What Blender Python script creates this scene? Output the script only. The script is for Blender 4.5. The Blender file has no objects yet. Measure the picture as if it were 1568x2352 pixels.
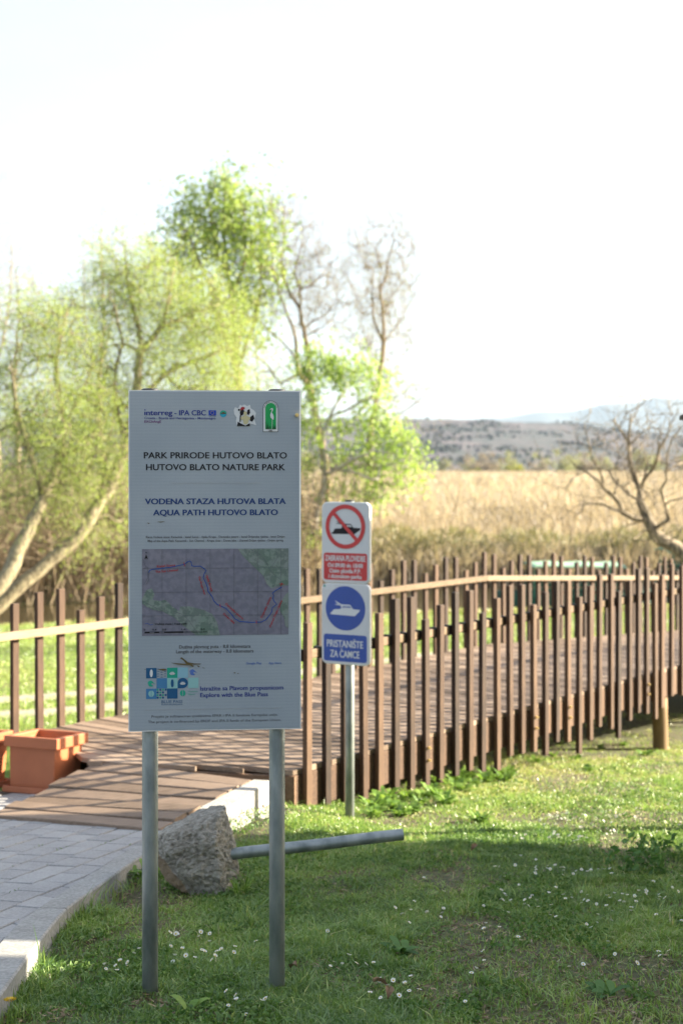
import bpy, bmesh, math, random
import numpy as np
from mathutils import Vector, Matrix
from mathutils.geometry import tessellate_polygon

R = math.radians
SC = bpy.context.scene
COL = SC.collection
rng = np.random.default_rng(7)
random.seed(7)

# ------------------------------------------------------------------ camera, sky, sun, exposure
F, CX, HZ = 3267.0, 784.0, 1070.0          # focal length, centre column and horizon row of the 1568 x 2352 survey grid
cam_d = bpy.data.cameras.new('camera')
cam = bpy.data.objects.new('camera', cam_d); COL.objects.link(cam)
cam.location = (0, 0, 0); cam.rotation_euler = (R(90), 0, 0)
cam_d.sensor_fit = 'VERTICAL'; cam_d.sensor_height = 36.0; cam_d.sensor_width = 24.0
cam_d.lens = 50.0; cam_d.shift_y = -(1176 - HZ) / 2352.0
cam_d.clip_start = 0.05; cam_d.clip_end = 30000
cam_d.dof.use_dof = True; cam_d.dof.focus_distance = 5.6; cam_d.dof.aperture_fstop = 2.8
SC.camera = cam

SUN_EL, SUN_AZ = R(20), math.atan2(0.985, 0.17)
world = bpy.data.worlds.new('World'); SC.world = world; world.use_nodes = True
wn = world.node_tree; wn.nodes.clear()
w_out = wn.nodes.new('ShaderNodeOutputWorld'); w_bg = wn.nodes.new('ShaderNodeBackground')
sky = wn.nodes.new('ShaderNodeTexSky'); sky.sky_type = 'NISHITA'; sky.sun_disc = False
sky.sun_elevation = SUN_EL; sky.sun_rotation = SUN_AZ
sky.air_density = 1.0; sky.dust_density = 3.0; sky.ozone_density = 1.0
w_tc = wn.nodes.new('ShaderNodeTexCoord'); w_mp = wn.nodes.new('ShaderNodeMapping'); w_mp.inputs['Scale'].default_value = (1.0, 1.0, 4.0)
w_no = wn.nodes.new('ShaderNodeTexNoise'); w_no.inputs['Scale'].default_value = 2.2; w_no.inputs['Detail'].default_value = 5
w_mr = wn.nodes.new('ShaderNodeMapRange'); w_mr.inputs['From Min'].default_value = 0.3; w_mr.inputs['From Max'].default_value = 0.7; w_mr.inputs['To Min'].default_value = 0.30; w_mr.inputs['To Max'].default_value = 0.60
w_mx = wn.nodes.new('ShaderNodeMix'); w_mx.data_type = 'RGBA'; w_mx.inputs[7].default_value = (2.75, 2.85, 3.1, 1)     # thin high cloud veil
wn.links.new(w_tc.outputs['Generated'], w_mp.inputs[0]); wn.links.new(w_mp.outputs[0], w_no.inputs[0]); wn.links.new(w_no.outputs[0], w_mr.inputs[0])
wn.links.new(w_mr.outputs[0], w_mx.inputs[0]); wn.links.new(sky.outputs[0], w_mx.inputs[6]); wn.links.new(w_mx.outputs[2], w_bg.inputs[0]); w_bg.inputs[1].default_value = 0.076
wn.links.new(w_bg.outputs[0], w_out.inputs[0])
sun_d = bpy.data.lights.new('sun', 'SUN'); sun_d.energy = 5.0; sun_d.angle = R(0.5); sun_d.color = (1.0, 0.89, 0.70)
sun = bpy.data.objects.new('sun', sun_d); COL.objects.link(sun)
SUN_DIR = Vector((math.sin(SUN_AZ) * math.cos(SUN_EL), math.cos(SUN_AZ) * math.cos(SUN_EL), math.sin(SUN_EL)))
sun.rotation_euler = SUN_DIR.to_track_quat('Z', 'Y').to_euler()
sun.location = (30, 5, 12)
SC.view_settings.view_transform = 'Standard'; SC.view_settings.look = 'None'
SC.view_settings.exposure = 2.45; SC.view_settings.gamma = 1.0
SC.render.engine = 'CYCLES'
try:
    SC.cycles.use_denoising = True
    SC.cycles.max_bounces = 8; SC.cycles.transparent_max_bounces = 8
    SC.cycles.volume_bounces = 1
except Exception: pass

# ------------------------------------------------------------------ helpers
def P(px, py, Y):                      # a surveyed grid point at depth Y
    return Vector(((px - CX) / F * Y, Y, (HZ - py) / F * Y))
def on_plane(px, py, a, b):            # ... on the plane z = a + b*Y
    Y = a / ((HZ - py) / F - b)
    return P(px, py, Y)
def tag(o, label=None, cat=None, group=None, kind=None):
    if label: o['label'] = label
    if cat: o['category'] = cat
    if group: o['group'] = group
    if kind: o['kind'] = kind
    return o
def empty(name, loc, rz=0.0, label=None, cat=None, group=None):
    o = bpy.data.objects.new(name, None); COL.objects.link(o)
    o.location = loc; o.rotation_euler = (0, 0, rz); o.empty_display_size = 0.1
    return tag(o, label, cat, group)

class MB:
    """collects vertices and faces, then links them as ONE mesh object"""
    def __init__(s): s.V = []; s.n = 0; s.Q = []; s.T = []; s.NG = []; s.tint = []
    def add(s, v, quads=None, tris=None, ngons=None):
        v = np.asarray(v, float).reshape(-1, 3)
        if quads is not None and len(quads): s.Q.append(np.asarray(quads, np.int64).reshape(-1, 4) + s.n)
        if tris is not None and len(tris): s.T.append(np.asarray(tris, np.int64).reshape(-1, 3) + s.n)
        if ngons:
            for g in ngons: s.NG.append([i + s.n for i in g])
        s.V.append(v); s.n += len(v); return s
    def box(s, lo, hi, M=None):
        x0, y0, z0 = lo; x1, y1, z1 = hi
        v = np.array([(x0,y0,z0),(x1,y0,z0),(x1,y1,z0),(x0,y1,z0),(x0,y0,z1),(x1,y0,z1),(x1,y1,z1),(x0,y1,z1)], float)
        if M is not None: v = np.array([tuple(M @ Vector(p)) for p in v])
        return s.add(v, [(0,3,2,1),(4,5,6,7),(0,1,5,4),(1,2,6,5),(2,3,7,6),(3,0,4,7)])
    def tube(s, pts, rad, k=6, cap=True):
        p = np.asarray([tuple(q) for q in pts], float); n = len(p)
        r = np.broadcast_to(np.asarray(rad, float), (n,))
        t = np.gradient(p, axis=0); t /= np.maximum(np.linalg.norm(t, axis=1, keepdims=True), 1e-9)
        ref = np.array([0.0, 0, 1]) if abs(t[:, 2]).mean() < 0.8 else np.array([1.0, 0, 0])
        a = np.cross(t, ref); a /= np.maximum(np.linalg.norm(a, axis=1, keepdims=True), 1e-9)
        b = np.cross(t, a)
        an = np.arange(k) * 2 * math.pi / k
        ring = (p[:, None] + r[:, None, None] * (np.cos(an)[None, :, None] * a[:, None] + np.sin(an)[None, :, None] * b[:, None]))
        i = np.arange(n - 1)[:, None] * k; j = np.arange(k)[None]; j2 = (j + 1) % k
        q = np.stack([i + j, i + k + j, i + k + j2, i + j2], -1).reshape(-1, 4)
        ng = [list(range(k)), list(range((n - 1) * k, n * k))[::-1]] if cap else None
        return s.add(ring.reshape(-1, 3), q, ngons=ng)
    def build(s, name, mat, parent=None, smooth=False, tint=None):
        me = bpy.data.meshes.new(name)
        V = np.concatenate(s.V) if s.V else np.zeros((0, 3))
        arrs = []; tot = []
        for A, k in ((s.Q, 4), (s.T, 3)):
            if A:
                A = np.concatenate(A); arrs.append(A.reshape(-1)); tot.append(np.full(len(A), k))
        for g in s.NG: arrs.append(np.array(g)); tot.append(np.array([len(g)]))
        L = np.concatenate(arrs).astype(np.int32); T = np.concatenate(tot).astype(np.int32)
        me.vertices.add(len(V)); me.vertices.foreach_set('co', V.astype(np.float32).reshape(-1))
        me.loops.add(len(L)); me.loops.foreach_set('vertex_index', L)
        me.polygons.add(len(T))
        me.polygons.foreach_set('loop_start', np.concatenate([[0], np.cumsum(T)[:-1]]).astype(np.int32))
        me.polygons.foreach_set('use_smooth', np.full(len(T), bool(smooth)))
        me.update(calc_edges=True); me.validate()
        if tint is not None:
            at = me.attributes.new('tint', 'FLOAT', 'POINT'); at.data.foreach_set('value', np.asarray(tint, np.float32))
        me.materials.append(mat)
        o = bpy.data.objects.new(name, me); COL.objects.link(o)
        if parent is not None: o.parent = parent
        return o
def bevel(o, w=0.003, seg=2):
    m = o.modifiers.new('bevel', 'BEVEL'); m.width = w; m.segments = seg; m.limit_method = 'ANGLE'; m.angle_limit = R(40); return o

def noise1(x, y, s=0):                 # cheap smooth value noise
    x = np.asarray(x, float); y = np.asarray(y, float)
    xi = np.floor(x).astype(np.int64); yi = np.floor(y).astype(np.int64); fx = x - xi; fy = y - yi
    fx = fx * fx * (3 - 2 * fx); fy = fy * fy * (3 - 2 * fy)
    def h(a, b):
        n = (a * 374761393 + b * 668265263 + s * 974634777) & 0x7fffffff
        n = ((n ^ (n >> 13)) * 1274126177) & 0x7fffffff
        return ((n ^ (n >> 16)) & 0xffff) / 65535.0
    return (h(xi, yi) * (1 - fx) + h(xi + 1, yi) * fx) * (1 - fy) + (h(xi, yi + 1) * (1 - fx) + h(xi + 1, yi + 1) * fx) * fy
def fbm(x, y, s=0, o=3):
    v = 0; a = 0.5
    for k in range(o): v = v + a * noise1(x * 2 ** k, y * 2 ** k, s + k * 17); a *= 0.5
    return v

# ------------------------------------------------------------------ materials
def new_mat(name):
    m = bpy.data.materials.new(name); m.use_nodes = True
    nt = m.node_tree; b = nt.nodes['Principled BSDF']; return m, nt, b
def ramp(nt, fac, stops):
    r = nt.nodes.new('ShaderNodeValToRGB'); nt.links.new(fac, r.inputs[0])
    e = r.color_ramp.elements
    while len(e) < len(stops): e.new(0.5)
    for k, (p, c) in enumerate(stops): e[k].position = p; e[k].color = (*c, 1)
    return r.outputs[0]
def noise(nt, scale, coord='Object', detail=4, vec_scale=None, rough=0.55):
    tc = nt.nodes.new('ShaderNodeTexCoord'); n = nt.nodes.new('ShaderNodeTexNoise')
    n.inputs['Scale'].default_value = scale; n.inputs['Detail'].default_value = detail; n.inputs['Roughness'].default_value = rough
    if vec_scale:
        mp = nt.nodes.new('ShaderNodeMapping'); mp.inputs['Scale'].default_value = vec_scale
        nt.links.new(tc.outputs[coord], mp.inputs[0]); nt.links.new(mp.outputs[0], n.inputs[0])
    else: nt.links.new(tc.outputs[coord], n.inputs[0])
    return n.outputs[0]
def bump(nt, b, h, strength=0.3, dist=0.01):
    bp = nt.nodes.new('ShaderNodeBump'); bp.inputs['Strength'].default_value = strength; bp.inputs['Distance'].default_value = dist
    nt.links.new(h, bp.inputs['Height']); nt.links.new(bp.outputs[0], b.inputs['Normal']); return bp
def mixc(nt, f, a, c, mode='MIX'):
    m = nt.nodes.new('ShaderNodeMix'); m.data_type = 'RGBA'; m.blend_type = mode
    for sock, v in ((m.inputs[0], f), (m.inputs[6], a), (m.inputs[7], c)):
        if hasattr(v, 'node'): nt.links.new(v, sock)
        elif isinstance(v, (int, float)): sock.default_value = v
        else: sock.default_value = (*v, 1)
    return m.outputs[2]
def math_n(nt, op, a, b=0.0):
    m = nt.nodes.new('ShaderNodeMath'); m.operation = op
    for i, v in enumerate((a, b)):
        if hasattr(v, 'node'): nt.links.new(v, m.inputs[i])
        else: m.inputs[i].default_value = v
    return m.outputs[0]
def flat(name, c, rough=0.6, metal=0.0, spec=0.5, var=0.0, nscale=8.0):
    m, nt, b = new_mat(name)
    b.inputs['Roughness'].default_value = rough; b.inputs['Metallic'].default_value = metal
    b.inputs['Specular IOR Level'].default_value = spec
    if var:
        n = noise(nt, nscale)
        nt.links.new(ramp(nt, n, [(0.3, tuple(x * (1 - var) for x in c)), (0.7, tuple(min(1, x * (1 + var)) for x in c))]), b.inputs['Base Color'])
    else: b.inputs['Base Color'].default_value = (*c, 1)
    return m
def island(nt):
    g = nt.nodes.new('ShaderNodeNewGeometry'); return g.outputs['Random Per Island']
def objrand(nt):
    g = nt.nodes.new('ShaderNodeObjectInfo'); return g.outputs['Random']
def wood(name, dark, mid, light, grain=(30, 30, 2.0), rnd='object', rough=0.7):
    m, nt, b = new_mat(name)
    n = noise(nt, 3.0, vec_scale=grain, detail=6)
    n2 = noise(nt, 2.2, detail=3)
    v = math_n(nt, 'ADD', math_n(nt, 'MULTIPLY', n, 0.55), math_n(nt, 'MULTIPLY', n2, 0.2))
    r = objrand(nt) if rnd == 'object' else island(nt)
    v = math_n(nt, 'ADD', math_n(nt, 'SUBTRACT', v, 0.05), math_n(nt, 'MULTIPLY', r, 0.4))
    nt.links.new(ramp(nt, v, [(0.3, dark), (0.52, mid), (0.8, light)]), b.inputs['Base Color'])
    b.inputs['Roughness'].default_value = rough; b.inputs['Specular IOR Level'].default_value = 0.3
    bump(nt, b, n, 0.35, 0.004); return m
def leafmat(name, stops, trans=0.5, rough=0.5):
    m, nt, b = new_mat(name); out = nt.nodes['Material Output']
    c = ramp(nt, island(nt), stops)
    d = nt.nodes.new('ShaderNodeBsdfDiffuse'); t = nt.nodes.new('ShaderNodeBsdfTranslucent')
    g = nt.nodes.new('ShaderNodeBsdfGlossy'); g.inputs['Roughness'].default_value = rough
    nt.links.new(c, d.inputs[0]); nt.links.new(mixc(nt, 1.0, c, (1.0, 1.0, 0.75), 'MULTIPLY'), t.inputs[0])
    mx = nt.nodes.new('ShaderNodeMixShader'); mx.inputs[0].default_value = trans
    nt.links.new(d.outputs[0], mx.inputs[1]); nt.links.new(t.outputs[0], mx.inputs[2])
    m2 = nt.nodes.new('ShaderNodeMixShader'); m2.inputs[0].default_value = 0.04
    nt.links.new(mx.outputs[0], m2.inputs[1]); nt.links.new(g.outputs[0], m2.inputs[2])
    nt.links.new(m2.outputs[0], out.inputs[0]); nt.nodes.remove(b); return m

M = {}
M['picket'] = wood('picket_wood', (0.018, 0.0095, 0.0058), (0.054, 0.029, 0.0165), (0.118, 0.068, 0.039))
M['rail'] = wood('rail_wood', (0.115, 0.075, 0.04), (0.205, 0.145, 0.088), (0.30, 0.22, 0.14), grain=(3, 3, 30), rough=0.65)
M['plank'] = wood('plank_wood', (0.10, 0.069, 0.046), (0.215, 0.153, 0.108), (0.335, 0.25, 0.185), grain=(2, 25, 25), rnd='island')
M['beam'] = wood('beam_wood', (0.042, 0.023, 0.014), (0.105, 0.060, 0.036), (0.21, 0.13, 0.08), grain=(25, 2, 25))
M['log'] = wood('log_wood', (0.17, 0.11, 0.05), (0.30, 0.20, 0.09), (0.44, 0.31, 0.15), grain=(14, 14, 1.2))
M['dark_steel'] = flat('dark_steel', (0.02, 0.02, 0.022), 0.45, 0.6)
M['bolt'] = flat('zinc_bolt', (0.62, 0.48, 0.22), 0.35, 0.9)
m, nt, b = new_mat('galvanised_steel'); M['galv'] = m
n = noise(nt, 14, vec_scale=(1, 1, 0.35), detail=6)
nt.links.new(ramp(nt, n, [(0.32, (0.16, 0.185, 0.185)), (0.5, (0.255, 0.285, 0.28)), (0.7, (0.37, 0.39, 0.385))]), b.inputs['Base Color'])
b.inputs['Metallic'].default_value = 0.55; b.inputs['Roughness'].default_value = 0.48; bump(nt, b, n, 0.12, 0.003)
M['black_plastic'] = flat('black_plastic', (0.015, 0.015, 0.016), 0.5)
m, nt, b = new_mat('reflective_sheet'); M['sheet'] = m      # retroreflective honeycomb film
tc = nt.nodes.new('ShaderNodeTexCoord'); vo = nt.nodes.new('ShaderNodeTexVoronoi'); vo.inputs['Scale'].default_value = 210; vo.inputs['Randomness'].default_value = 0.12
nt.links.new(tc.outputs['Object'], vo.inputs[0])
n = noise(nt, 2.0, detail=3)
c = ramp(nt, n, [(0.35, (0.285, 0.33, 0.375)), (0.65, (0.34, 0.38, 0.42))])
nt.links.new(mixc(nt, 1.0, c, ramp(nt, vo.outputs['Distance'], [(0.25, (1, 1, 1)), (0.62, (0.86, 0.87, 0.88))]), 'MULTIPLY'), b.inputs['Base Color'])
wv = nt.nodes.new('ShaderNodeTexWave'); wv.wave_type = 'BANDS'; wv.bands_direction = 'Z'; wv.inputs['Scale'].default_value = 26; wv.inputs['Distortion'].default_value = 0.6; nt.links.new(tc.outputs['Object'], wv.inputs[0])
nt.links.new(mixc(nt, 1.0, b.inputs['Base Color'].links[0].from_socket, ramp(nt, wv.outputs['Fac'], [(0.2, (0.965, 0.965, 0.965)), (0.8, (1.0, 1.0, 1.0))]), 'MULTIPLY'), b.inputs['Base Color'])
b.inputs['Roughness'].default_value = 0.32; b.inputs['Specular IOR Level'].default_value = 0.6
bump(nt, b, vo.outputs['Distance'], 0.05, 0.001)
M['alu'] = flat('white_painted_aluminium', (0.66, 0.66, 0.65), 0.4, 0.0, var=0.06)
M['sign_white'] = flat('sign_white_film', (0.56, 0.57, 0.58), 0.35, var=0.05, nscale=3)
M['sign_red'] = flat('sign_red_film', (0.50, 0.035, 0.04), 0.35, var=0.05, nscale=5)
M['sign_blue'] = flat('sign_blue_film', (0.03, 0.075, 0.32), 0.35, var=0.06, nscale=5)
def ink(name, c): M[name] = flat(name, c, 0.55, spec=0.2)
ink('ink_black', (0.016, 0.015, 0.018)); ink('ink_navy', (0.022, 0.05, 0.16)); ink('ink_indigo', (0.035, 0.05, 0.22)); ink('ink_purple', (0.14, 0.03, 0.16))
ink('ink_grey', (0.10, 0.105, 0.115)); ink('ink_red', (0.36, 0.03, 0.035)); ink('ink_blue', (0.02, 0.07, 0.30)); ink('ink_eu', (0.02, 0.055, 0.36))
ink('ink_yellow', (0.62, 0.46, 0.05)); ink('ink_teal', (0.02, 0.30, 0.20)); ink('ink_deep', (0.018, 0.09, 0.20)); ink('ink_mid', (0.06, 0.19, 0.36))
ink('ink_pale', (0.23, 0.42, 0.50)); ink('ink_mint', (0.25, 0.46, 0.45)); ink('ink_sky', (0.03, 0.33, 0.46)); ink('ink_leaf', (0.02, 0.32, 0.09))
ink('ink_white', (0.62, 0.63, 0.63)); ink('ink_sand', (0.52, 0.47, 0.27)); ink('ink_line', (0.36, 0.365, 0.37)); ink('ink_map_green', (0.20, 0.33, 0.21)); ink('ink_contour', (0.09, 0.10, 0.12))
ink('ink_peri', (0.09, 0.16, 0.42)); ink('ink_mud', (0.12, 0.09, 0.04)); ink('ink_kingfisher', (0.03, 0.33, 0.22))
m, nt, b = new_mat('printed_map'); M['map'] = m
n = noise(nt, 7, detail=8); n2 = noise(nt, 40, detail=6)
c = ramp(nt, n, [(0.3, (0.125, 0.13, 0.175)), (0.5, (0.155, 0.15, 0.21)), (0.7, (0.185, 0.175, 0.225))])
nt.links.new(mixc(nt, 0.35, c, ramp(nt, n2, [(0.42, (0.11, 0.12, 0.145)), (0.58, (0.22, 0.215, 0.25))])), b.inputs['Base Color']); b.inputs['Roughness'].default_value = 0.35
m, nt, b = new_mat('printed_map_hills'); M['map_hill'] = m
n = noise(nt, 45, detail=8); n2 = noise(nt, 12, detail=3)
c = ramp(nt, n2, [(0.35, (0.105, 0.20, 0.135)), (0.6, (0.16, 0.20, 0.185))])
nt.links.new(mixc(nt, 0.5, c, ramp(nt, n, [(0.45, (0.08, 0.11, 0.10)), (0.56, (0.22, 0.25, 0.24))])), b.inputs['Base Color']); b.inputs['Roughness'].default_value = 0.35
M['terracotta'] = flat('terracotta_plastic', (0.40, 0.125, 0.052), 0.42, var=0.10, nscale=5)
M['soil'] = flat('potting_soil', (0.05, 0.032, 0.02), 0.95, var=0.4, nscale=60)
m, nt, b = new_mat('concrete_kerb'); M['kerb'] = m
n = noise(nt, 60, detail=6); n2 = noise(nt, 5, detail=4)
c = ramp(nt, n2, [(0.3, (0.20, 0.195, 0.18)), (0.7, (0.29, 0.285, 0.27))])
nt.links.new(mixc(nt, 0.3, c, ramp(nt, n, [(0.4, (0.22, 0.215, 0.20)), (0.6, (0.52, 0.51, 0.48))])), b.inputs['Base Color']); b.inputs['Roughness'].default_value = 0.9; bump(nt, b, n, 0.4, 0.004)
m, nt, b = new_mat('concrete_paver'); M['paver'] = m
n = noise(nt, 70, detail=6); n2 = noise(nt, 3.5, detail=4)
c = ramp(nt, math_n(nt, 'ADD', math_n(nt, 'MULTIPLY', n2, 0.7), math_n(nt, 'MULTIPLY', island(nt), 0.3)), [(0.3, (0.245, 0.238, 0.235)), (0.55, (0.315, 0.308, 0.30)), (0.8, (0.38, 0.37, 0.36))])
nt.links.new(mixc(nt, 0.25, c, ramp(nt, n, [(0.4, (0.18, 0.175, 0.17)), (0.6, (0.44, 0.43, 0.42))])), b.inputs['Base Color']); b.inputs['Roughness'].default_value = 0.88; bump(nt, b, n, 0.3, 0.003)
M['joint'] = flat('paver_joint_sand', (0.10, 0.09, 0.07), 0.95, var=0.3, nscale=30)
m, nt, b = new_mat('rough_concrete'); M['rock'] = m
n = noise(nt, 38, detail=8, rough=0.7); n2 = noise(nt, 4.5, detail=4)
c = ramp(nt, n2, [(0.35, (0.25, 0.225, 0.18)), (0.65, (0.40, 0.37, 0.31))])
nt.links.new(mixc(nt, 0.38, c, ramp(nt, n, [(0.40, (0.07, 0.065, 0.055)), (0.50, (0.30, 0.285, 0.25)), (0.62, (0.50, 0.48, 0.43))])), b.inputs['Base Color'])
b.inputs['Roughness'].default_value = 0.95; bump(nt, b, n, 1.0, 0.02)
rc_ = b.inputs['Base Color'].links[0].from_socket
tc = nt.nodes.new('ShaderNodeTexCoord'); sx_ = nt.nodes.new('ShaderNodeSeparateXYZ'); nt.links.new(tc.outputs['Object'], sx_.inputs[0])
f1 = math_n(nt, 'ADD', math_n(nt, 'MULTIPLY', sx_.outputs[0], -9.0), math_n(nt, 'MULTIPLY', sx_.outputs[2], -7.0))
f1 = math_n(nt, 'ADD', f1, math_n(nt, 'MULTIPLY', noise(nt, 9, detail=2), 0.9))
nt.links.new(mixc(nt, ramp(nt, f1, [(0.45, (0, 0, 0)), (0.52, (1, 1, 1))]), rc_, ramp(nt, noise(nt, 5), [(0.3, (0.23, 0.17, 0.11)), (0.7, (0.34, 0.26, 0.175))])), b.inputs['Base Color'])
m, nt, b = new_mat('ground_soil'); M['ground'] = m
n = noise(nt, 1.3, detail=6); n2 = noise(nt, 22, detail=5)
c = ramp(nt, n, [(0.33, (0.04, 0.055, 0.015)), (0.5, (0.06, 0.07, 0.02)), (0.68, (0.095, 0.075, 0.038))])
nt.links.new(mixc(nt, 0.4, c, ramp(nt, n2, [(0.4, (0.05, 0.045, 0.022)), (0.62, (0.19, 0.17, 0.07))])), b.inputs['Base Color']); b.inputs['Roughness'].default_value = 0.97; bump(nt, b, n2, 0.6, 0.02)
m, nt, b = new_mat('gravel_track'); M['track'] = m
n = noise(nt, 18, detail=6); nt.links.new(ramp(nt, n, [(0.35, (0.22, 0.19, 0.125)), (0.62, (0.36, 0.32, 0.235))]), b.inputs['Base Color']); b.inputs['Roughness'].default_value = 0.95
m, nt, b = new_mat('canal_water'); M['water'] = m
b.inputs['Base Color'].default_value = (0.055, 0.045, 0.022, 1); b.inputs['Roughness'].default_value = 0.08; b.inputs['Specular IOR Level'].default_value = 0.6
bump(nt, b, noise(nt, 2.2, vec_scale=(1, 2.5, 1), detail=4), 0.12, 0.05)

# grass: colour from a per-blade tint value
m, nt, b = new_mat('grass_blades'); M['grass'] = m; out = nt.nodes['Material Output']
at = nt.nodes.new('ShaderNodeAttribute'); at.attribute_name = 'tint'
v = math_n(nt, 'ADD', at.outputs['Fac'], math_n(nt, 'MULTIPLY', math_n(nt, 'SUBTRACT', island(nt), 0.5), 0.35))
c = ramp(nt, v, [(0.0, (0.095, 0.19, 0.034)), (0.35, (0.205, 0.33, 0.055)), (0.6, (0.275, 0.395, 0.065)), (0.85, (0.44, 0.46, 0.13)), (1.0, (0.52, 0.46, 0.24))])
d = nt.nodes.new('ShaderNodeBsdfDiffuse'); t = nt.nodes.new('ShaderNodeBsdfTranslucent'); g = nt.nodes.new('ShaderNodeBsdfGlossy'); g.inputs['Roughness'].default_value = 0.4
nt.links.new(c, d.inputs[0]); nt.links.new(c, t.inputs[0])
mx = nt.nodes.new('ShaderNodeMixShader'); mx.inputs[0].default_value = 0.4; nt.links.new(d.outputs[0], mx.inputs[1]); nt.links.new(t.outputs[0], mx.inputs[2])
m2 = nt.nodes.new('ShaderNodeMixShader'); m2.inputs[0].default_value = 0.08; nt.links.new(mx.outputs[0], m2.inputs[1]); nt.links.new(g.outputs[0], m2.inputs[2])
nt.links.new(m2.outputs[0], out.inputs[0]); nt.nodes.remove(b)

M['weed'] = leafmat('weed_leaves', [(0.0, (0.10, 0.20, 0.03)), (0.6, (0.17, 0.30, 0.045)), (1.0, (0.26, 0.38, 0.08))], 0.4)
M['nettle'] = leafmat('nettle_leaves', [(0.0, (0.055, 0.14, 0.03)), (1.0, (0.12, 0.24, 0.05))], 0.4)
M['willow_leaf'] = leafmat('willow_leaves', [(0.0, (0.25, 0.34, 0.075)), (0.5, (0.35, 0.45, 0.11)), (1.0, (0.46, 0.55, 0.17))], 0.6)
M['poplar_leaf'] = leafmat('poplar_leaves', [(0.0, (0.18, 0.28, 0.06)), (0.5, (0.30, 0.41, 0.09)), (1.0, (0.42, 0.52, 0.14))], 0.5)
M['fresh_leaf'] = leafmat('fresh_leaves', [(0.0, (0.24, 0.37, 0.07)), (0.5, (0.34, 0.48, 0.10)), (1.0, (0.45, 0.57, 0.15))], 0.5)
M['bud'] = leafmat('tree_buds', [(0.0, (0.22, 0.24, 0.07)), (1.0, (0.34, 0.34, 0.12))], 0.4)
M['far_leaf'] = leafmat('far_leaves', [(0.0, (0.20, 0.21, 0.10)), (0.5, (0.30, 0.31, 0.14)), (1.0, (0.38, 0.39, 0.17))], 0.4)
M['far_bare'] = leafmat('far_bare_twigs', [(0.0, (0.19, 0.15, 0.12)), (0.5, (0.27, 0.22, 0.17)), (1.0, (0.35, 0.30, 0.21))], 0.3)
M['far_yellow'] = leafmat('far_yellow_leaves', [(0.0, (0.33, 0.33, 0.05)), (1.0, (0.48, 0.47, 0.08))], 0.4)
M['reed'] = leafmat('dry_reeds', [(0.0, (0.27, 0.21, 0.15)), (0.35, (0.34, 0.275, 0.20)), (0.7, (0.40, 0.33, 0.25)), (1.0, (0.46, 0.395, 0.31))], 0.5)
M['reed_green'] = leafmat('green_shoots', [(0.0, (0.17, 0.17, 0.08)), (0.6, (0.26, 0.24, 0.12)), (1.0, (0.34, 0.29, 0.17))], 0.35)
def bark(name, a, bb, c, sc=6):
    m, nt, b = new_mat(name); n = noise(nt, sc, vec_scale=(3, 3, 0.6), detail=7)
    nt.links.new(ramp(nt, n, [(0.33, a), (0.5, bb), (0.68, c)]), b.inputs['Base Color']); b.inputs['Roughness'].default_value = 0.92
    bump(nt, b, n, 0.8, 0.03); return m
M['bark_willow'] = bark('willow_bark', (0.10, 0.08, 0.05), (0.24, 0.20, 0.125), (0.38, 0.33, 0.21))
M['bark_brown'] = bark('brown_bark', (0.10, 0.072, 0.043), (0.22, 0.165, 0.10), (0.35, 0.275, 0.165))
M['bark_pale'] = bark('pale_bark', (0.20, 0.18, 0.14), (0.40, 0.37, 0.31), (0.58, 0.55, 0.48))
M['bark_dark'] = bark('dark_bark', (0.06, 0.05, 0.037), (0.17, 0.135, 0.09), (0.36, 0.295, 0.195))
M['brush'] = bark('dry_brush_stems', (0.15, 0.11, 0.07), (0.28, 0.215, 0.14), (0.44, 0.36, 0.25), 2)
m, nt, b = new_mat('wooded_hillside'); M['hill'] = m
n = noise(nt, 0.045, detail=8, rough=0.7, vec_scale=(1, 0.6, 1.6)); n2 = noise(nt, 0.016, detail=5, vec_scale=(1, 0.5, 2.0))
c = ramp(nt, n, [(0.40, (0.008, 0.018, 0.016)), (0.47, (0.030, 0.030, 0.031)), (0.53, (0.055, 0.040, 0.047)), (0.64, (0.083, 0.064, 0.067))])
nt.links.new(mixc(nt, 0.45, c, ramp(nt, n2, [(0.44, (0.012, 0.024, 0.021)), (0.56, (0.066, 0.050, 0.055))])), b.inputs['Base Color']); b.inputs['Roughness'].default_value = 1.0
m, nt, b = new_mat('bare_mountain'); M['mount'] = m
n = noise(nt, 0.004, detail=6); nt.links.new(ramp(nt, n, [(0.35, (0.045, 0.055, 0.06)), (0.65, (0.08, 0.09, 0.09))]), b.inputs['Base Color']); b.inputs['Roughness'].default_value = 1.0
M['canopy'] = flat('pale_green_canvas', (0.28, 0.43, 0.30), 0.6, var=0.08, nscale=2)
M['hull'] = flat('dark_green_hull', (0.012, 0.085, 0.062), 0.4, var=0.2, nscale=3)
M['green_paint'] = flat('green_painted_steel', (0.02, 0.19, 0.13), 0.45)
M['roof'] = flat('dark_roof_boards', (0.035, 0.027, 0.022), 0.8, var=0.3, nscale=6)
M['white_petal'] = leafmat('daisy_petals', [(0.0, (0.74, 0.74, 0.72)), (1.0, (0.82, 0.82, 0.80))], 0.25)
M['yellow'] = flat('flower_yellow', (0.62, 0.42, 0.02), 0.6)
M['stem'] = flat('flower_stem', (0.10, 0.19, 0.04), 0.6)
M['dead_leaf'] = flat('dead_leaf', (0.19, 0.115, 0.06), 0.7, var=0.3, nscale=40)
M['clover'] = leafmat('clover', [(0.0, (0.06, 0.14, 0.025)), (0.6, (0.12, 0.22, 0.04)), (1.0, (0.20, 0.29, 0.08))], 0.3)

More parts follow.
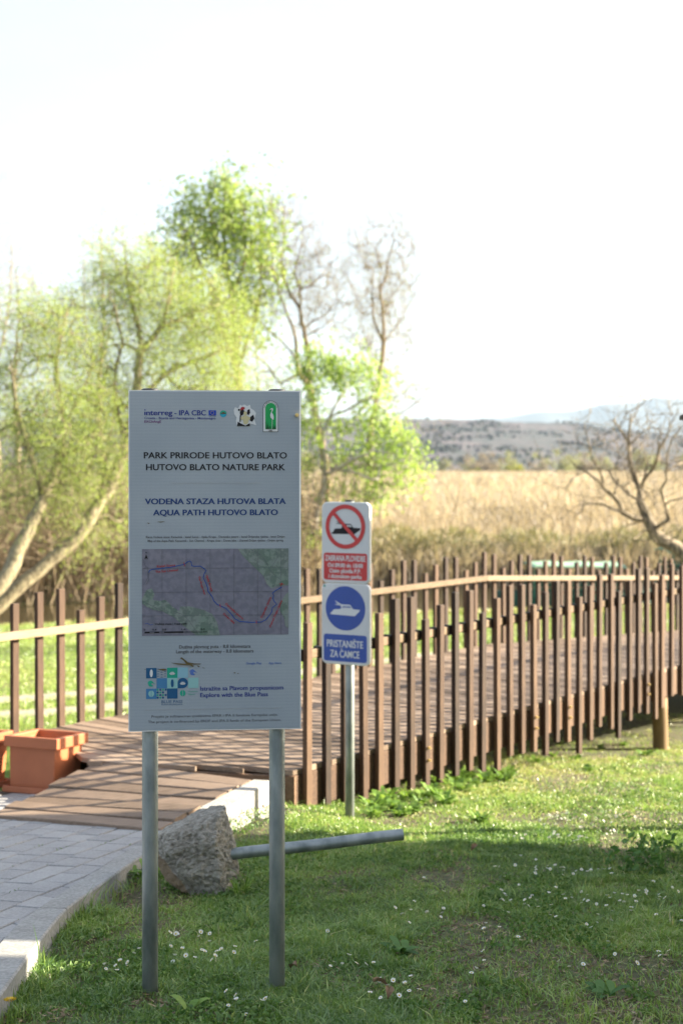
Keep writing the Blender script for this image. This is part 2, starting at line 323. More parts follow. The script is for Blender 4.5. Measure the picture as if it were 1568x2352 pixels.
# ------------------------------------------------------------------ terrain
def shore_near(x): return 37.8 + 0.35 * np.clip(x, -22, 22)
def shore_far(x): return np.where(x < 0, 47.5 + 0.6 * np.clip(x, -22, 0), 47.5 + 0.2 * np.clip(x, 0, 30))
WATER = -4.1
def lawn(x, y):
    a = -1.48 - 0.1 * y
    b_ = -2.58 - 0.112 * (y - 11)
    z = np.where(y < 11, a, b_)
    z = np.where(y > 15.5, -3.084 - 0.039 * (y - 15.5), z)
    z = z - 0.05 * np.clip((x - 2) / 4, 0, 1) * (y > 0)
    z = z + 0.11 * np.exp(-((y - 9.75) / 0.55) ** 2) * np.exp(-((x + 0.55) / 0.5) ** 2)
    return z
def gz(x, y):
    x = np.asarray(x, float); y = np.asarray(y, float)
    z = lawn(x, y) + 0.03 * (fbm(x * 1.3, y * 1.3, 3) - 0.45) * np.clip((y - 2) / 3, 0, 1)
    sn = shore_near(x); sf = shore_far(x)
    z = np.where(y > sn - 1.2, np.minimum(z, np.interp(y - sn, [-1.2, 0.0, 1.2], [-3.9, -4.08, -4.9])), z)
    bank = np.interp(y - sf, [-1.5, 0.0, 1.6], [-4.9, -4.05, -3.85])
    z = np.where(y > (sn + sf) / 2, bank, z)
    return z
def ground_hit(px, py):
    d = ((px - CX) / F, 1.0, (HZ - py) / F); lo, hi = 3.0, 40.0
    for _ in range(40):
        mid = (lo + hi) / 2
        if d[2] * mid > float(gz(d[0] * mid, mid)): lo = mid
        else: hi = mid
    return Vector((d[0] * lo, lo, float(gz(d[0] * lo, lo))))
# path outline on the plane z = -1.39 - 0.1 Y
PA, PB = -1.39, -0.1
def at_z(px, py, z): return P(px, py, z * F / (HZ - py))
KI = [at_z(582, 1791, -2.205), at_z(470, 1848, -2.235)] + [on_plane(px, py, PA, PB) for px, py in ((363, 1908), (225, 1998), (70, 2100), (0, 2166), (-75, 2250))]
KO = [at_z(619, 1793, -2.215), at_z(554, 1838, -2.245), at_z(470, 1885, -2.262)] + [on_plane(px, py, PA, PB) for px, py in ((345, 1955), (213, 2047), (139, 2105), (0, 2293), (-60, 2400))]
KI.append(Vector((KI[-1].x - 0.08, 3.2, PA + PB * 3.2))); KO.append(Vector((KO[-1].x - 0.06, 3.2, PA + PB * 3.2)))
koY = np.array([p.y for p in KO])[::-1]; koX = np.array([p.x for p in KO])[::-1]
kiY = np.array([p.y for p in KI])[::-1]; kiX = np.array([p.x for p in KI])[::-1]
def path_right(y): return np.interp(y, koY, koX)
def on_path(x, y): return (x < path_right(y) + 0.0) & (y < 10.45) & (x > -9)

xs = np.unique(np.concatenate([np.linspace(-4, 5, 46), np.linspace(-40, 40, 54), np.linspace(-400, 400, 20), np.linspace(-5000, 5000, 12)]))
ys = np.unique(np.concatenate([np.linspace(-30, 3, 10), np.linspace(3, 18, 60), np.linspace(18, 60, 60), np.linspace(60, 600, 20), np.linspace(600, 7600, 10)]))
GX, GY = np.meshgrid(xs, ys); GZ = gz(GX, GY)
GZ = np.where(on_path(GX - 0.12, GY), np.minimum(GZ, PA + PB * GY - 0.12), GZ)
mb = MB(); nx, ny = len(xs), len(ys)
ii = (np.arange(ny - 1)[:, None] * nx + np.arange(nx - 1)[None]).reshape(-1)
mb.add(np.stack([GX, GY, GZ], -1).reshape(-1, 3), np.stack([ii, ii + 1, ii + nx + 1, ii + nx], -1))
tag(mb.build('ground', M['ground'], smooth=True), kind='structure')
# canal
xw = np.linspace(-45, 45, 60); mb = MB()
v = []
for x in xw: v += [(x, float(shore_near(x)) - 0.9, WATER), (x, float(shore_far(x)) + 0.9, WATER)]
mb.add(v, [(2 * k, 2 * k + 2, 2 * k + 3, 2 * k + 1) for k in range(59)])
tag(mb.build('canal_water', M['water']), kind='structure')
# worn two-rut track across the far lawn
tk = [(-14, 14.6), (-7.5, 17.6), (-4.6, 18.9), (-3, 20.0), (-0.2, 22.7), (2.4, 26), (5.6, 29.6), (12, 34)]
tk = [Vector((x, y, 0)) for x, y in tk]
def resample(pts, step):
    pts = [Vector(p) for p in pts]; out = []
    n = len(pts)
    for i in range(n - 1):
        p0 = pts[max(i - 1, 0)]; p1 = pts[i]; p2 = pts[i + 1]; p3 = pts[min(i + 2, n - 1)]
        k = max(1, int((p2 - p1).length / step))
        for j in range(k):
            t = j / k
            out.append(0.5 * ((2 * p1) + (p2 - p0) * t + (2 * p0 - 5 * p1 + 4 * p2 - p3) * t * t + (3 * p1 - p0 - 3 * p2 + p3) * t ** 3))
    out.append(pts[-1]); return out
tks = resample(tk, 0.35); mb = MB()
for off in (-0.75, 0.75):
    v = []
    for k, p in enumerate(tks):
        d = (tks[min(k + 1, len(tks) - 1)] - tks[max(k - 1, 0)]).normalized(); nrm = Vector((-d.y, d.x, 0))
        for q, s_ in enumerate((-1, 0, 1)):
            hw = 0.30 + 0.12 * float(fbm(k * 0.4, off * 9 + q, 5)) + (0.03 if k % 2 else 0)
            w = p + nrm * (off + s_ * hw); v.append((w.x, w.y, float(gz(w.x, w.y)) + (0.03 if s_ == 0 else 0.012)))
    q_ = []
    for k in range(len(tks) - 1): q_ += [(3 * k, 3 * k + 3, 3 * k + 4, 3 * k + 1), (3 * k + 1, 3 * k + 4, 3 * k + 5, 3 * k + 2)]
    mb.add(v, q_)
tag(mb.build('dirt_track', M['track'], smooth=True), kind='structure')
TRK = np.array([(p.x, p.y) for p in tks])

# ------------------------------------------------------------------ paved path, kerb, ramp
mb = MB()
v = []; yy = np.linspace(3.0, 10.9, 40)
for y in yy:
    xr = float(np.interp(y, kiY, kiX)) if y < kiY[-1] else float(kiX[-1])
    v += [(-7, y, PA + PB * y - 0.018), (xr, y, PA + PB * y - 0.018)]
mb.add(v, [(2 * k, 2 * k + 1, 2 * k + 3, 2 * k + 2) for k in range(len(yy) - 1)])
path = tag(mb.build('paved_path', M['joint']), kind='structure')
mb = MB()
ang = math.atan2(0.27, 1.0); ca, sa = math.cos(ang), math.sin(ang)
cw, cl = 0.165, 0.245
org = np.array([-1.6, 7.0])
for i in range(-16, 9):
    for j in range(-18, 18):
        u0 = i * cw; w0 = (j + 0.5 * (i % 2)) * cl + 0.02 * ((i * 7) % 5)
        g_ = 0.004; quad = []
        for du, dw in ((g_, g_), (cw - g_, g_), (cw - g_, cl - g_), (g_, cl - g_)):
            uu, ww = u0 + du, w0 + dw
            quad.append((org[0] + uu * ca + ww * sa, org[1] - uu * sa + ww * ca))
        cxm = sum(q[0] for q in quad) / 4; cym = sum(q[1] for q in quad) / 4
        lim = float(np.interp(cym, kiY, kiX))
        if cym < 3.3 or cym > 10.7: continue
        if min(q[0] for q in quad) > lim - 0.02 or max(q[0] for q in quad) < -5: continue
        dz = random.uniform(-0.0025, 0.0025); tl = random.uniform(-0.004, 0.004)
        top = []
        for q in quad:
            x = min(q[0], float(np.interp(q[1], kiY, kiX)) - 0.004)
            top.append((x, q[1], PA + PB * q[1] + dz + tl * (q[0] - cxm) * 4))
        m_ = [((x - cxm) * 0.965 + cxm, (y - cym) * 0.975 + cym, z) for x, y, z in top]
        o_ = [(x, y, z - 0.005) for x, y, z in top]; lo = [(x, y, z - 0.03) for x, y, z in top]
        mb.add(m_ + o_ + lo, [(0, 1, 2, 3)] + [(4 + k, 4 + (k + 1) % 4, (k + 1) % 4, k) for k in range(4)] + [(8 + k, 8 + (k + 1) % 4, 4 + (k + 1) % 4, 4 + k) for k in range(4)])
pv = mb.build('pavers', M['paver'], path)
# kerb blocks (one strip of concrete kerb stones with joints)
def arc_pts(A, B, step):
    a = resample(A, step); n = 40
    def res(L):
        L = [Vector(p) for p in L]; d = [0]
        for k in range(1, len(L)): d.append(d[-1] + (L[k] - L[k - 1]).length)
        return [Vector((np.interp(t, d, [p.x for p in L]), np.interp(t, d, [p.y for p in L]), np.interp(t, d, [p.z for p in L]))) for t in np.linspace(0, d[-1], n)]
    return res(resample(A, step)), res(resample(B, step)), n
ka, kb, kn = arc_pts(KI, KO, 0.1)
mb = MB(); per = 5
for s_ in range(0, kn - 1, per):
    e_ = min(s_ + per, kn - 1); v = []; dz = random.uniform(-0.003, 0.003) + 0.004
    idx = list(range(s_, e_ + 1))
    for q, k in enumerate(idx):
        a, b_ = ka[k], kb[k]
        if q == 0: a = a.lerp(ka[k + 1], 0.02); b_ = b_.lerp(kb[k + 1], 0.02)
        if q == len(idx) - 1: a = a.lerp(ka[k - 1], 0.02); b_ = b_.lerp(kb[k - 1], 0.02)
        a2 = a.lerp(b_, 0.05); b2 = b_.lerp(a, 0.05)
        for p, zz in ((a, -0.2), (a, dz - 0.006), (a2, dz), (b2, dz), (b_, dz - 0.007), (b_, -0.30)): v.append((p.x, p.y, p.z + zz))
    q_ = []
    for k in range(len(idx) - 1):
        for j in range(5): q_.append((6 * k + j, 6 * k + j + 1, 6 * k + 6 + j + 1, 6 * k + 6 + j))
    L = 6 * (len(idx) - 1)
    mb.add(v, q_, ngons=[[5, 4, 3, 2, 1, 0], [L, L + 1, L + 2, L + 3, L + 4, L + 5]])
kerb = tag(mb.build('concrete_kerb', M['kerb']), kind='structure')

# ------------------------------------------------------------------ boardwalk
R0 = Vector((-0.272, 10.35, -2.2)); DD = Vector((0.6, 0.8, 0)); NL = Vector((-0.8, 0.6, 0))
DECK = -2.2; SLOPE_S = 6.95
def dk(s, l, z=0.0):
    p = R0 + DD * s + NL * l; p.z = DECK + z - 0.062 * max(0, s - SLOPE_S); return p
bw = empty('boardwalk', dk(3, 1.3, -0.3), 0, 'brown plank boardwalk climbing away from the paved path between two picket railings', 'boardwalk')
def child_local(mb_, parent):          # world-space mesh data to the parent's space
    off = np.array(parent.location); mb_.V = [v - off for v in mb_.V]; return mb_
def front_s(l):                        # oblique front edge of the deck
    if l < 1.45: return -0.10 - 0.66 * l / 1.45
    return -0.76 + (l - 1.45) * (-0.14 + 0.76) / 1.2
mb = MB(); s = -0.84; k = 0
while s < 14.5:
    w = 0.138 + random.uniform(-0.003, 0.003)
    # plank across from l=-0.03 to l=2.66, clipped by the oblique front edge
    ls = [0.018 + random.uniform(0, 0.008), 2.68]
    pts = []
    L0 = np.linspace(ls[0], ls[1], 25)
    ok = [l for l in L0 if front_s(max(l, 0)) < s + w]
    if len(ok) > 1:
        a, c = ok[0], ok[-1]
        def st(l): return max(s, front_s(max(l, 0)))
        LL = [a + (c - a) * t for t in (0, 0.25, 0.5, 0.54, 0.75, 1)]
        wz = random.uniform(-0.004, 0.003)
        v = []
        for l in LL:
            s0, s1 = st(l), s + w
            z = wz + 0.002 * math.sin(l * 2 + k)
            for p in (dk(s0, l, -0.04), dk(s0, l, z - 0.004), dk(s0 + min(0.006, (s1 - s0) * .3), l, z), dk(s1 - min(0.006, (s1 - s0) * .3), l, z), dk(s1, l, z - 0.004), dk(s1, l, -0.04)): v.append(tuple(p))
        q_ = []; nL = len(LL)
        for i in range(nL - 1):
            for j in range(6): q_.append((6 * i + j, 6 * i + (j + 1) % 6, 6 * i + 6 + (j + 1) % 6, 6 * i + 6 + j))
        mb.add(v, q_, ngons=[[0, 1, 2, 3, 4, 5][::-1], [6 * (nL - 1) + j for j in range(6)]])
    s += w + 0.011 + random.uniform(0, 0.004); k += 1
child_local(mb, bw).build('deck', M['plank'], bw)
def beam(s0, s1, l0, l1, z0, z1, name='edge_beam'):
    mb_ = MB(); v = []
    for s_ in (s0, s1):
        for l, z in ((l0, z0), (l1, z0), (l1, z1), (l0, z1)): v.append(tuple(dk(s_, l, z)))
    mb_.add(v, [(0, 1, 2, 3), (7, 6, 5, 4), (0, 4, 5, 1), (1, 5, 6, 2), (2, 6, 7, 3), (3, 7, 4, 0)])
    return bevel(child_local(mb_, bw).build(name, M['beam'], bw), 0.004)
for s0, s1 in ((-0.08, 3.6), (3.61, SLOPE_S), (SLOPE_S + 0.005, 14.3)):
    beam(s0, s1, 0.020, 0.08, -0.31, -0.045)
    beam(max(s0, -0.1), s1, 2.58, 2.64, -0.31, -0.045)
for l in (0.75, 1.35, 1.95): beam(-0.35 if l < 1.5 else -0.5, SLOPE_S, l, l + 0.07, -0.26, -0.046, 'joist')
# front fascia under the oblique edge
mb = MB(); A = dk(-0.07, 0.02, -0.045); B = dk(-0.72, 1.43, -0.045)
nf = Vector((-(B - A).y, (B - A).x, 0)).normalized() * 0.04
for p, q in ((A, B),):
    v = [tuple(x) for x in (p, q, q + nf, p + nf)]; v = [(x, y, z - 0.30) for x, y, z in v] + v
    mb.add(v, [(0, 3, 2, 1), (4, 5, 6, 7), (0, 1, 5, 4), (1, 2, 6, 5), (2, 3, 7, 6), (3, 0, 4, 7)])
child_local(mb, bw).build('edge_beam', M['beam'], bw)
def log_post(s_, l):
    p = dk(s_, l, -0.32); g0 = float(gz(p.x, p.y)) - 0.25
    mb_ = MB(); pts = [(p.x + 0.004 * math.sin(i), p.y, g0 + (p.z - g0) * i / 5) for i in range(6)]
    mb_.tube(pts, [0.089, 0.087, 0.085, 0.084, 0.083, 0.082], 20)
    child_local(mb_, bw).build('support_post', M['log'], bw, smooth=True)
for s_, l in ((6.5, 0.16), (6.5, 2.45), (9.3, 0.16), (9.3, 2.45), (12.5, 0.2), (12.5, 2.45)): log_post(s_, l)

# ramp boards from path level to the deck
rt_l = P(225, 1747, F * 2.215 / (1747 - HZ)); rt_r = P(579, 1788, F * 2.20 / (1788 - HZ))
rb_r = on_plane(365, 1903, PA + 0.022, PB); rb_l = on_plane(-22, 1872, PA + 0.022, PB)
rmid_l = on_plane(70, 1828, PA + 0.06, PB)
rb_r = rb_r
ramp_o = empty('wooden_ramp', ((rb_l + rb_r) / 2), 0, 'short ramp of weathered brown boards joining the grey paving to the boardwalk', 'ramp')
mb = MB(); nb = 7
def lp(t):
    a, m_, b_ = rb_l, rmid_l, rt_l
    return a.lerp(m_, t / 0.42) if t < 0.42 else m_.lerp(b_, (t - 0.42) / 0.58)
for k in range(nb):
    t0, t1 = k / nb + 0.010, (k + 1) / nb - 0.010
    ov = random.uniform(-0.015, 0.02); dz = random.uniform(-0.008, 0.006)
    c4 = [lp(t0), rb_r.lerp(rt_r, t0), rb_r.lerp(rt_r, t1), lp(t1)]
    c4[0] = c4[0] + (c4[0] - c4[1]).normalized() * ov; c4[3] = c4[3] + (c4[3] - c4[2]).normalized() * ov
    v = []
    for u in np.linspace(0, 1, 6):
        f_ = c4[0].lerp(c4[1], u); b_ = c4[3].lerp(c4[2], u); up = dz + 0.004 * math.sin(u * 5 + k * 2)
        for p, z in ((f_, -0.035), (f_, up - 0.004), (f_.lerp(b_, 0.04), up), (f_.lerp(b_, 0.96), up + 0.002), (b_, up - 0.003), (b_, -0.035)): v.append((p.x, p.y, p.z + z))
    q_ = [(6 * i + j, 6 * i + (j + 1) % 6, 6 * i + 6 + (j + 1) % 6, 6 * i + 6 + j) for i in range(5) for j in range(6)]
    mb.add(v, q_, ngons=[[5, 4, 3, 2, 1, 0], [30 + j for j in range(6)]])
child_local(mb, ramp_o).build('boards', M['plank'], ramp_o)
mb = MB()
for A, B in ((rt_r, rb_r),):
    inw = ((rt_r - rt_l) if A is rt_l else (rt_l - rt_r)).normalized()
    a, b_ = A + inw * 0.06, B + inw * 0.06; c_, d_ = a + inw * 0.05, b_ + inw * 0.05
    v = [tuple(x - Vector((0, 0, 0.04))) for x in (a, b_, d_, c_)]; v = v + [(x, y, z - 0.09) for x, y, z in v]
    mb.add(v, [(0, 1, 2, 3), (7, 6, 5, 4), (0, 4, 5, 1), (1, 5, 6, 2), (2, 6, 7, 3), (3, 7, 4, 0)])
child_local(mb, ramp_o).build('side_beam', M['beam'], ramp_o)

# ------------------------------------------------------------------ picket railings
TOPS = [1429.6, 1398, 1386, 1430, 1407.6, 1375.6, 1371, 1422.8, 1389, 1360, 1355.8, 1407.6, 1373.5, 1344, 1342.5, 1388.6, 1359.8, 1334.5, 1333.6, 1370.7, 1345.5, 1319.7, 1318.2, 1357.4, 1332.7, 1306, 1304.8, 1339.6, 1320.2, 1295.9, 1299.5]
BOTS = [1852, 1868, 1861.6, 1883, 1840, 1826.5, 1812.8, 1803.7, 1796, 1780.8, 1768.6, 1790, 1776, 1735.5, 1730, 1725.7, 1733.7, 1704, 1703.4, 1730, 1699.9, 1669, 1673.7, 1694.5, 1654.4, 1636.6, 1639.6, 1650.8, 1624.7, 1598, 1596.5]
PXS = [698, 740, 782, 822, 861, 899, 934, 965.5, 1002.6, 1034.6, 1069.6, 1100, 1130, 1158.7, 1187.8, 1213.6, 1242.5, 1268.6, 1294, 1321.5, 1344.4, 1367.5, 1392, 1411, 1435.5, 1455.7, 1475, 1492.8, 1510.7, 1533, 1555]
MROT = Matrix.Rotation(math.atan2(DD.y, DD.x), 4, 'Z')
PW = 0.045                             # picket section: narrow face along the walk
def make_picket(parent, s_, l, z0, z1, bolts=False, dep=0.042, wid=0.064):
    base = dk(s_, l, 0); lean = random.uniform(-0.004, 0.004)
    mb_ = MB(); mb_.box((-wid / 2, -dep / 2, z0), (wid / 2, dep / 2, z1))
    o = mb_.build('picket', M['picket'], parent)
    o.location = Vector((base.x, base.y, 0)) - Vector(parent.location)
    o.rotation_euler = (lean, random.uniform(-0.004, 0.004), math.atan2(DD.y, DD.x) + random.uniform(-0.03, 0.03))
    bevel(o, 0.0035)
    if bolts:
        for zz in bolts:
            m2_ = MB(); m2_.tube([(0, -dep / 2 + 0.002, zz), (0, -dep / 2 - 0.014, zz)], 0.013, 6); m2_.tube([(0, -dep / 2 - 0.014, zz), (0, -dep / 2 - 0.030, zz)], 0.006, 8)
            m2_.build('bolt', M['bolt'], o)
    return o
RAILZ = 0.85
def rail_run(parent, segs, l0, l1, brackets=None):
    for s0, s1 in segs:
        mb_ = MB(); v = []
        for s_ in (s0, s1):
            for l, z in ((l0, RAILZ - 0.065), (l1, RAILZ - 0.065), (l1, RAILZ), (l0, RAILZ)): v.append(tuple(dk(s_, l, z)))
        mb_.add(v, [(0, 1, 2, 3), (7, 6, 5, 4), (0, 4, 5, 1), (1, 5, 6, 2), (2, 6, 7, 3), (3, 7, 4, 0)])
        o = child_local(mb_, parent).build('handrail', M['rail'], parent); bevel(o, 0.004)
fr = empty('picket_railing', dk(3, 0, -0.3), 0, 'nearer picket railing on the grass side of the boardwalk, behind the small signs', 'railing', 'picket railings of the boardwalk')
fr.location.z = 0
sR = []
for i, px in enumerate(PXS):
    u = (px + 8 - CX) / F              # where the sight line meets the railing line
    s_ = (u * 10.35 + 0.272) / (0.6 - u * 0.8)
    sR.append(s_); Y = 10.35 + 0.8 * s_
    zt = (HZ - TOPS[i]) / F * Y; zb = (HZ - BOTS[i]) / F * Y
    b_ = (DECK - 0.10, DECK - 0.20) if i in (7, 15, 18, 26) else None
    make_picket(fr, s_, -0.006, zb, zt, b_)
pat_t = [1.36, 1.36, 0.98, 1.18]; pat_b = [-0.36, -0.36, -0.55, -0.42]
s_ = sR[-1] + 0.22; k = 1
while s_ < 14.2:
    e = -0.062 * max(0, s_ - SLOPE_S)
    make_picket(fr, s_, -0.006, DECK + e + pat_b[k % 4], DECK + e + pat_t[k % 4]); s_ += 0.22; k += 1
rail_run(fr, ((-0.1, 3.4), (3.403, SLOPE_S), (SLOPE_S + 0.003, 14.3)), 0.02, 0.065)
for i in range(0, len(sR) - 1):        # black steel clips holding the rail to each picket
    mb_ = MB(); c = dk(sR[i] - 0.035, 0.03, 0); Mx = Matrix.Translation((c.x, c.y, DECK + RAILZ)) @ MROT
    mb_.box((-0.012, -0.016, -0.075), (0.012, 0.050, 0.012), Mx)
    child_local(mb_, fr).build('rail_clip', M['dark_steel'], fr)
fl = empty('picket_railing', dk(3, 2.65, -0.3), 0, 'farther picket railing on the water side of the boardwalk, pale handrail before its pickets', 'railing', 'picket railings of the boardwalk')
fl.location.z = 0
LPX = [25, 80, 130, 176, 222, 266]; LTOP = [1386, 1360, 1352, 1401, 1370, 1340]
s_ = -2.3; ls = []
for px, tp in zip(LPX, LTOP):
    u = (px + 9 - CX) / F; l = 2.72
    bx, by = R0.x + NL.x * l, R0.y + NL.y * l
    s1 = (u * by - bx) / (0.6 - u * 0.8); Y = by + 0.8 * s1
    ls.append(s1); make_picket(fl, s1, l, DECK - 0.38 - 0.1 * random.random(), (HZ - tp) / F * Y)
for s1, hh in ((ls[0] - 0.24, 1.1), (ls[0] - 0.48, 1.3), (ls[0] - 0.72, 1.3), (ls[0] - 0.96, 1.0)): make_picket(fl, s1, 2.72, DECK - 0.5, DECK + hh)
# sequence measured on tops between the board and the slope: tall, tall, short, middle
s_ = ls[-1] + 0.23; k = 0
seq = [1.15, 0.965, 1.06, 1.165]
while s_ < 14.3:
    e = -0.062 * max(0, s_ - SLOPE_S)
    h = seq[k % 4] + random.uniform(-0.015, 0.015)
    make_picket(fl, s_, 2.72, DECK + e - 0.36 - 0.12 * random.random(), DECK + e + h * 0.97)
    s_ += 0.222; k += 1
rail_run(fl, ((-2.6, 1.9), (1.903, SLOPE_S), (SLOPE_S + 0.003, 14.3)), 2.63, 2.682)

# ------------------------------------------------------------------ flat print helpers (sign faces)
def poly_into(mb_, pts, y, thick=0.0007):
    """prism of a 2-D outline (x, z) whose front lies at local y"""
    tris = tessellate_polygon([[Vector((p[0], p[1], 0)) for p in pts]])
    n = len(pts); v = [(p[0], y, p[1]) for p in pts] + [(p[0], y + thick, p[1]) for p in pts]
    mb_.add(v, [(i, (i + 1) % n, n + (i + 1) % n, n + i) for i in range(n)], tris=[tuple(t) for t in tris])
def circle(cx, cz, rx, rz=None, n=48, a0=0, a1=2 * math.pi):
    rz = rx if rz is None else rz
    full = abs(a1 - a0 - 2 * math.pi) < 1e-6
    return [(cx + rx * math.cos(a0 + (a1 - a0) * i / (n if full else n - 1)), cz + rz * math.sin(a0 + (a1 - a0) * i / (n if full else n - 1))) for i in range(n)]
def rrect(x0, z0, x1, z1, r, n=6):
    o = []
    for cx, cz, a in ((x1 - r, z1 - r, 0), (x0 + r, z1 - r, 90), (x0 + r, z0 + r, 180), (x1 - r, z0 + r, 270)):
        for k in range(n + 1): o.append((cx + r * math.cos(R(a + 90 * k / n)), cz + r * math.sin(R(a + 90 * k / n))))
    return o
def ring_into(mb_, cx, cz, ro, ri, y, n=64, thick=0.0007):
    v = []
    for k in range(n):
        c, s__ = math.cos(2 * math.pi * k / n), math.sin(2 * math.pi * k / n)
        v += [(cx + ro * c, y, cz + ro * s__), (cx + ri * c, y, cz + ri * s__), (cx + ro * c, y + thick, cz + ro * s__), (cx + ri * c, y + thick, cz + ri * s__)]
    q = []
    for k in range(n):
        a, b_ = 4 * k, 4 * ((k + 1) % n); q += [(a, b_, b_ + 1, a + 1), (a, a + 2, b_ + 2, b_), (a + 1, b_ + 1, b_ + 3, a + 3)]
    mb_.add(v, q)
def line_into(mb_, pts, w, y, thick=0.0006):
    pts = [Vector((p[0], p[1], 0)) for p in pts]; L, Rr = [], []
    for k, p in enumerate(pts):
        d = (pts[min(k + 1, len(pts) - 1)] - pts[max(k - 1, 0)]).normalized(); nn = Vector((-d.y, d.x, 0)) * w / 2
        L.append(p + nn); Rr.append(p - nn)
    v = []
    for a, b_ in zip(L, Rr): v += [(a.x, y, a.y), (b_.x, y, b_.y)]
    n = len(pts); v2 = [(x, y + thick, z) for x, _, z in v]
    mb_.add(v + v2, [(2 * k, 2 * k + 1, 2 * k + 3, 2 * k + 2) for k in range(n - 1)] + [(2 * k, 2 * k + 2, 2 * n + 2 * k + 2, 2 * n + 2 * k) for k in range(n - 1)] + [(2 * k + 1, 2 * n + 2 * k + 1, 2 * n + 2 * k + 3, 2 * k + 3) for k in range(n - 1)])
def glyphs(s_, off=0.0):
    cu = bpy.data.curves.new('lettering', 'FONT'); cu.body = s_; cu.size = 1.0; cu.offset = off; cu.resolution_u = 3; cu.fill_mode = 'FRONT'
    to = bpy.data.objects.new('lettering', cu); COL.objects.link(to)
    me = bpy.data.meshes.new_from_object(to.evaluated_get(bpy.context.evaluated_depsgraph_get()))
    n = len(me.vertices); co = np.zeros(n * 3, np.float32); me.vertices.foreach_get('co', co); co = co.reshape(-1, 3); me.calc_loop_triangles()
    tr = np.array([tuple(t_.vertices) for t_ in me.loop_triangles], int).reshape(-1, 3)
    bpy.data.objects.remove(to); bpy.data.curves.remove(cu); bpy.data.meshes.remove(me); return co, tr
CARON = {'\u0160': 'S', '\u0161': 's', '\u010c': 'C', '\u010d': 'c', '\u017d': 'Z', '\u017e': 'z'}
def text_into(mb_, s_, x0, x1, zb, cap, y, rot=0.0, bold=0.0):
    """lettering fitted between x0 and x1 on the baseline zb; rot (deg) turns it about its own middle"""
    plain = ''.join(CARON.get(c, c) for c in s_)
    co, tr = glyphs(plain, min(bold, 0.009))
    extra = max(0.0, bold - 0.009) * 0.9
    marks = []
    for i, ch in enumerate(s_):
        if ch in CARON:
            a_, _ = glyphs(plain[:i + 1]); w_, _ = glyphs(plain[i]); xm = a_[:, 0].max() - (w_[:, 0].max() - w_[:, 0].min()) / 2
            zt = w_[:, 1].max() + 0.05; h_ = 0.13; t_ = 0.055 + bold
            marks.append([(xm - .13 - t_ / 2, zt + h_), (xm - t_ / 2, zt), (xm + t_ / 2, zt), (xm + .13 + t_ / 2, zt + h_), (xm + .13 - t_ / 2, zt + h_), (xm, zt + t_ * .8), (xm - .13 + t_ / 2, zt + h_)])
    if len(co) == 0: return
    xa, xb = co[:, 0].min() - extra, co[:, 0].max() + extra
    sx = (x1 - x0) / max(1e-6, xb - xa); sz = cap / 0.70
    c, s2 = math.cos(R(rot)), math.sin(R(rot)); mx_, mz_ = (x0 + x1) / 2, zb + cap / 2
    def place(cx, cz_, yy, tris):
        lx = (cx - xa) * sx - (x1 - x0) / 2; lz = cz_ * sz - cap / 2
        mb_.add(np.stack([mx_ + lx * c - lz * s2, np.full(len(lx), yy), mz_ + lx * s2 + lz * c], -1), tris=tris)
    for q, dx in enumerate((0.0,) if extra < 1e-4 else (0.0, -extra, extra)): place(co[:, 0] + dx, co[:, 1], y - 0.00012 * q, tr)
    for m_ in marks:
        t3 = tessellate_polygon([[Vector((a, b_, 0)) for a, b_ in m_]]); place(np.array([a for a, _ in m_]), np.array([b_ for _, b_ in m_]), y - 0.0004, [tuple(t) for t in t3])

# ------------------------------------------------------------------ large information board
BS = 0.991 * 5.45 / F; BCX, BCY = 491.5, 1287.0
bc = P(BCX, BCY, 5.45)
board_base = Vector((bc.x, bc.y + 0.05, float(gz(bc.x, bc.y))))
ib = empty('information_board', board_base, R(5.5), 'tall pale grey information board with a waterway map on two galvanised posts', 'information board')
bz = bc.z - board_base.z                # board centre height in the local frame
def bl(px, py): return ((px - BCX) * BS, bz + (BCY - py) * BS)
def b1(cx, cy): return bl(284.76 + 0.26363 * cx, 881.8 + 0.26363 * cy)
def b2(cx, cy): return bl(284.76 + 0.26363 * cx, 1221.7 + 0.26363 * cy)
W2, H2 = 394 * BS / 2, 784 * BS / 2
y_face = -0.052
mb = MB(); mb.box((-W2, y_face, bz - H2), (W2, y_face + 0.028, bz + H2))
panel = bevel(mb.build('panel', M['sheet'], ib), 0.0025)
mb = MB()
for (x0, x1, z0, z1) in ((-W2 - 0.003, -W2 + 0.001, bz - H2 - 0.003, bz + H2 + 0.003), (W2 - 0.001, W2 + 0.003, bz - H2 - 0.003, bz + H2 + 0.003), (-W2 + 0.001, W2 - 0.001, bz + H2 - 0.001, bz + H2 + 0.003), (-W2 + 0.001, W2 - 0.001, bz - H2 - 0.003, bz - H2 + 0.001)):
    mb.box((x0, y_face + 0.001, z0), (x1, y_face + 0.030, z1))
mb.build('edge_trim', M['alu'], ib)
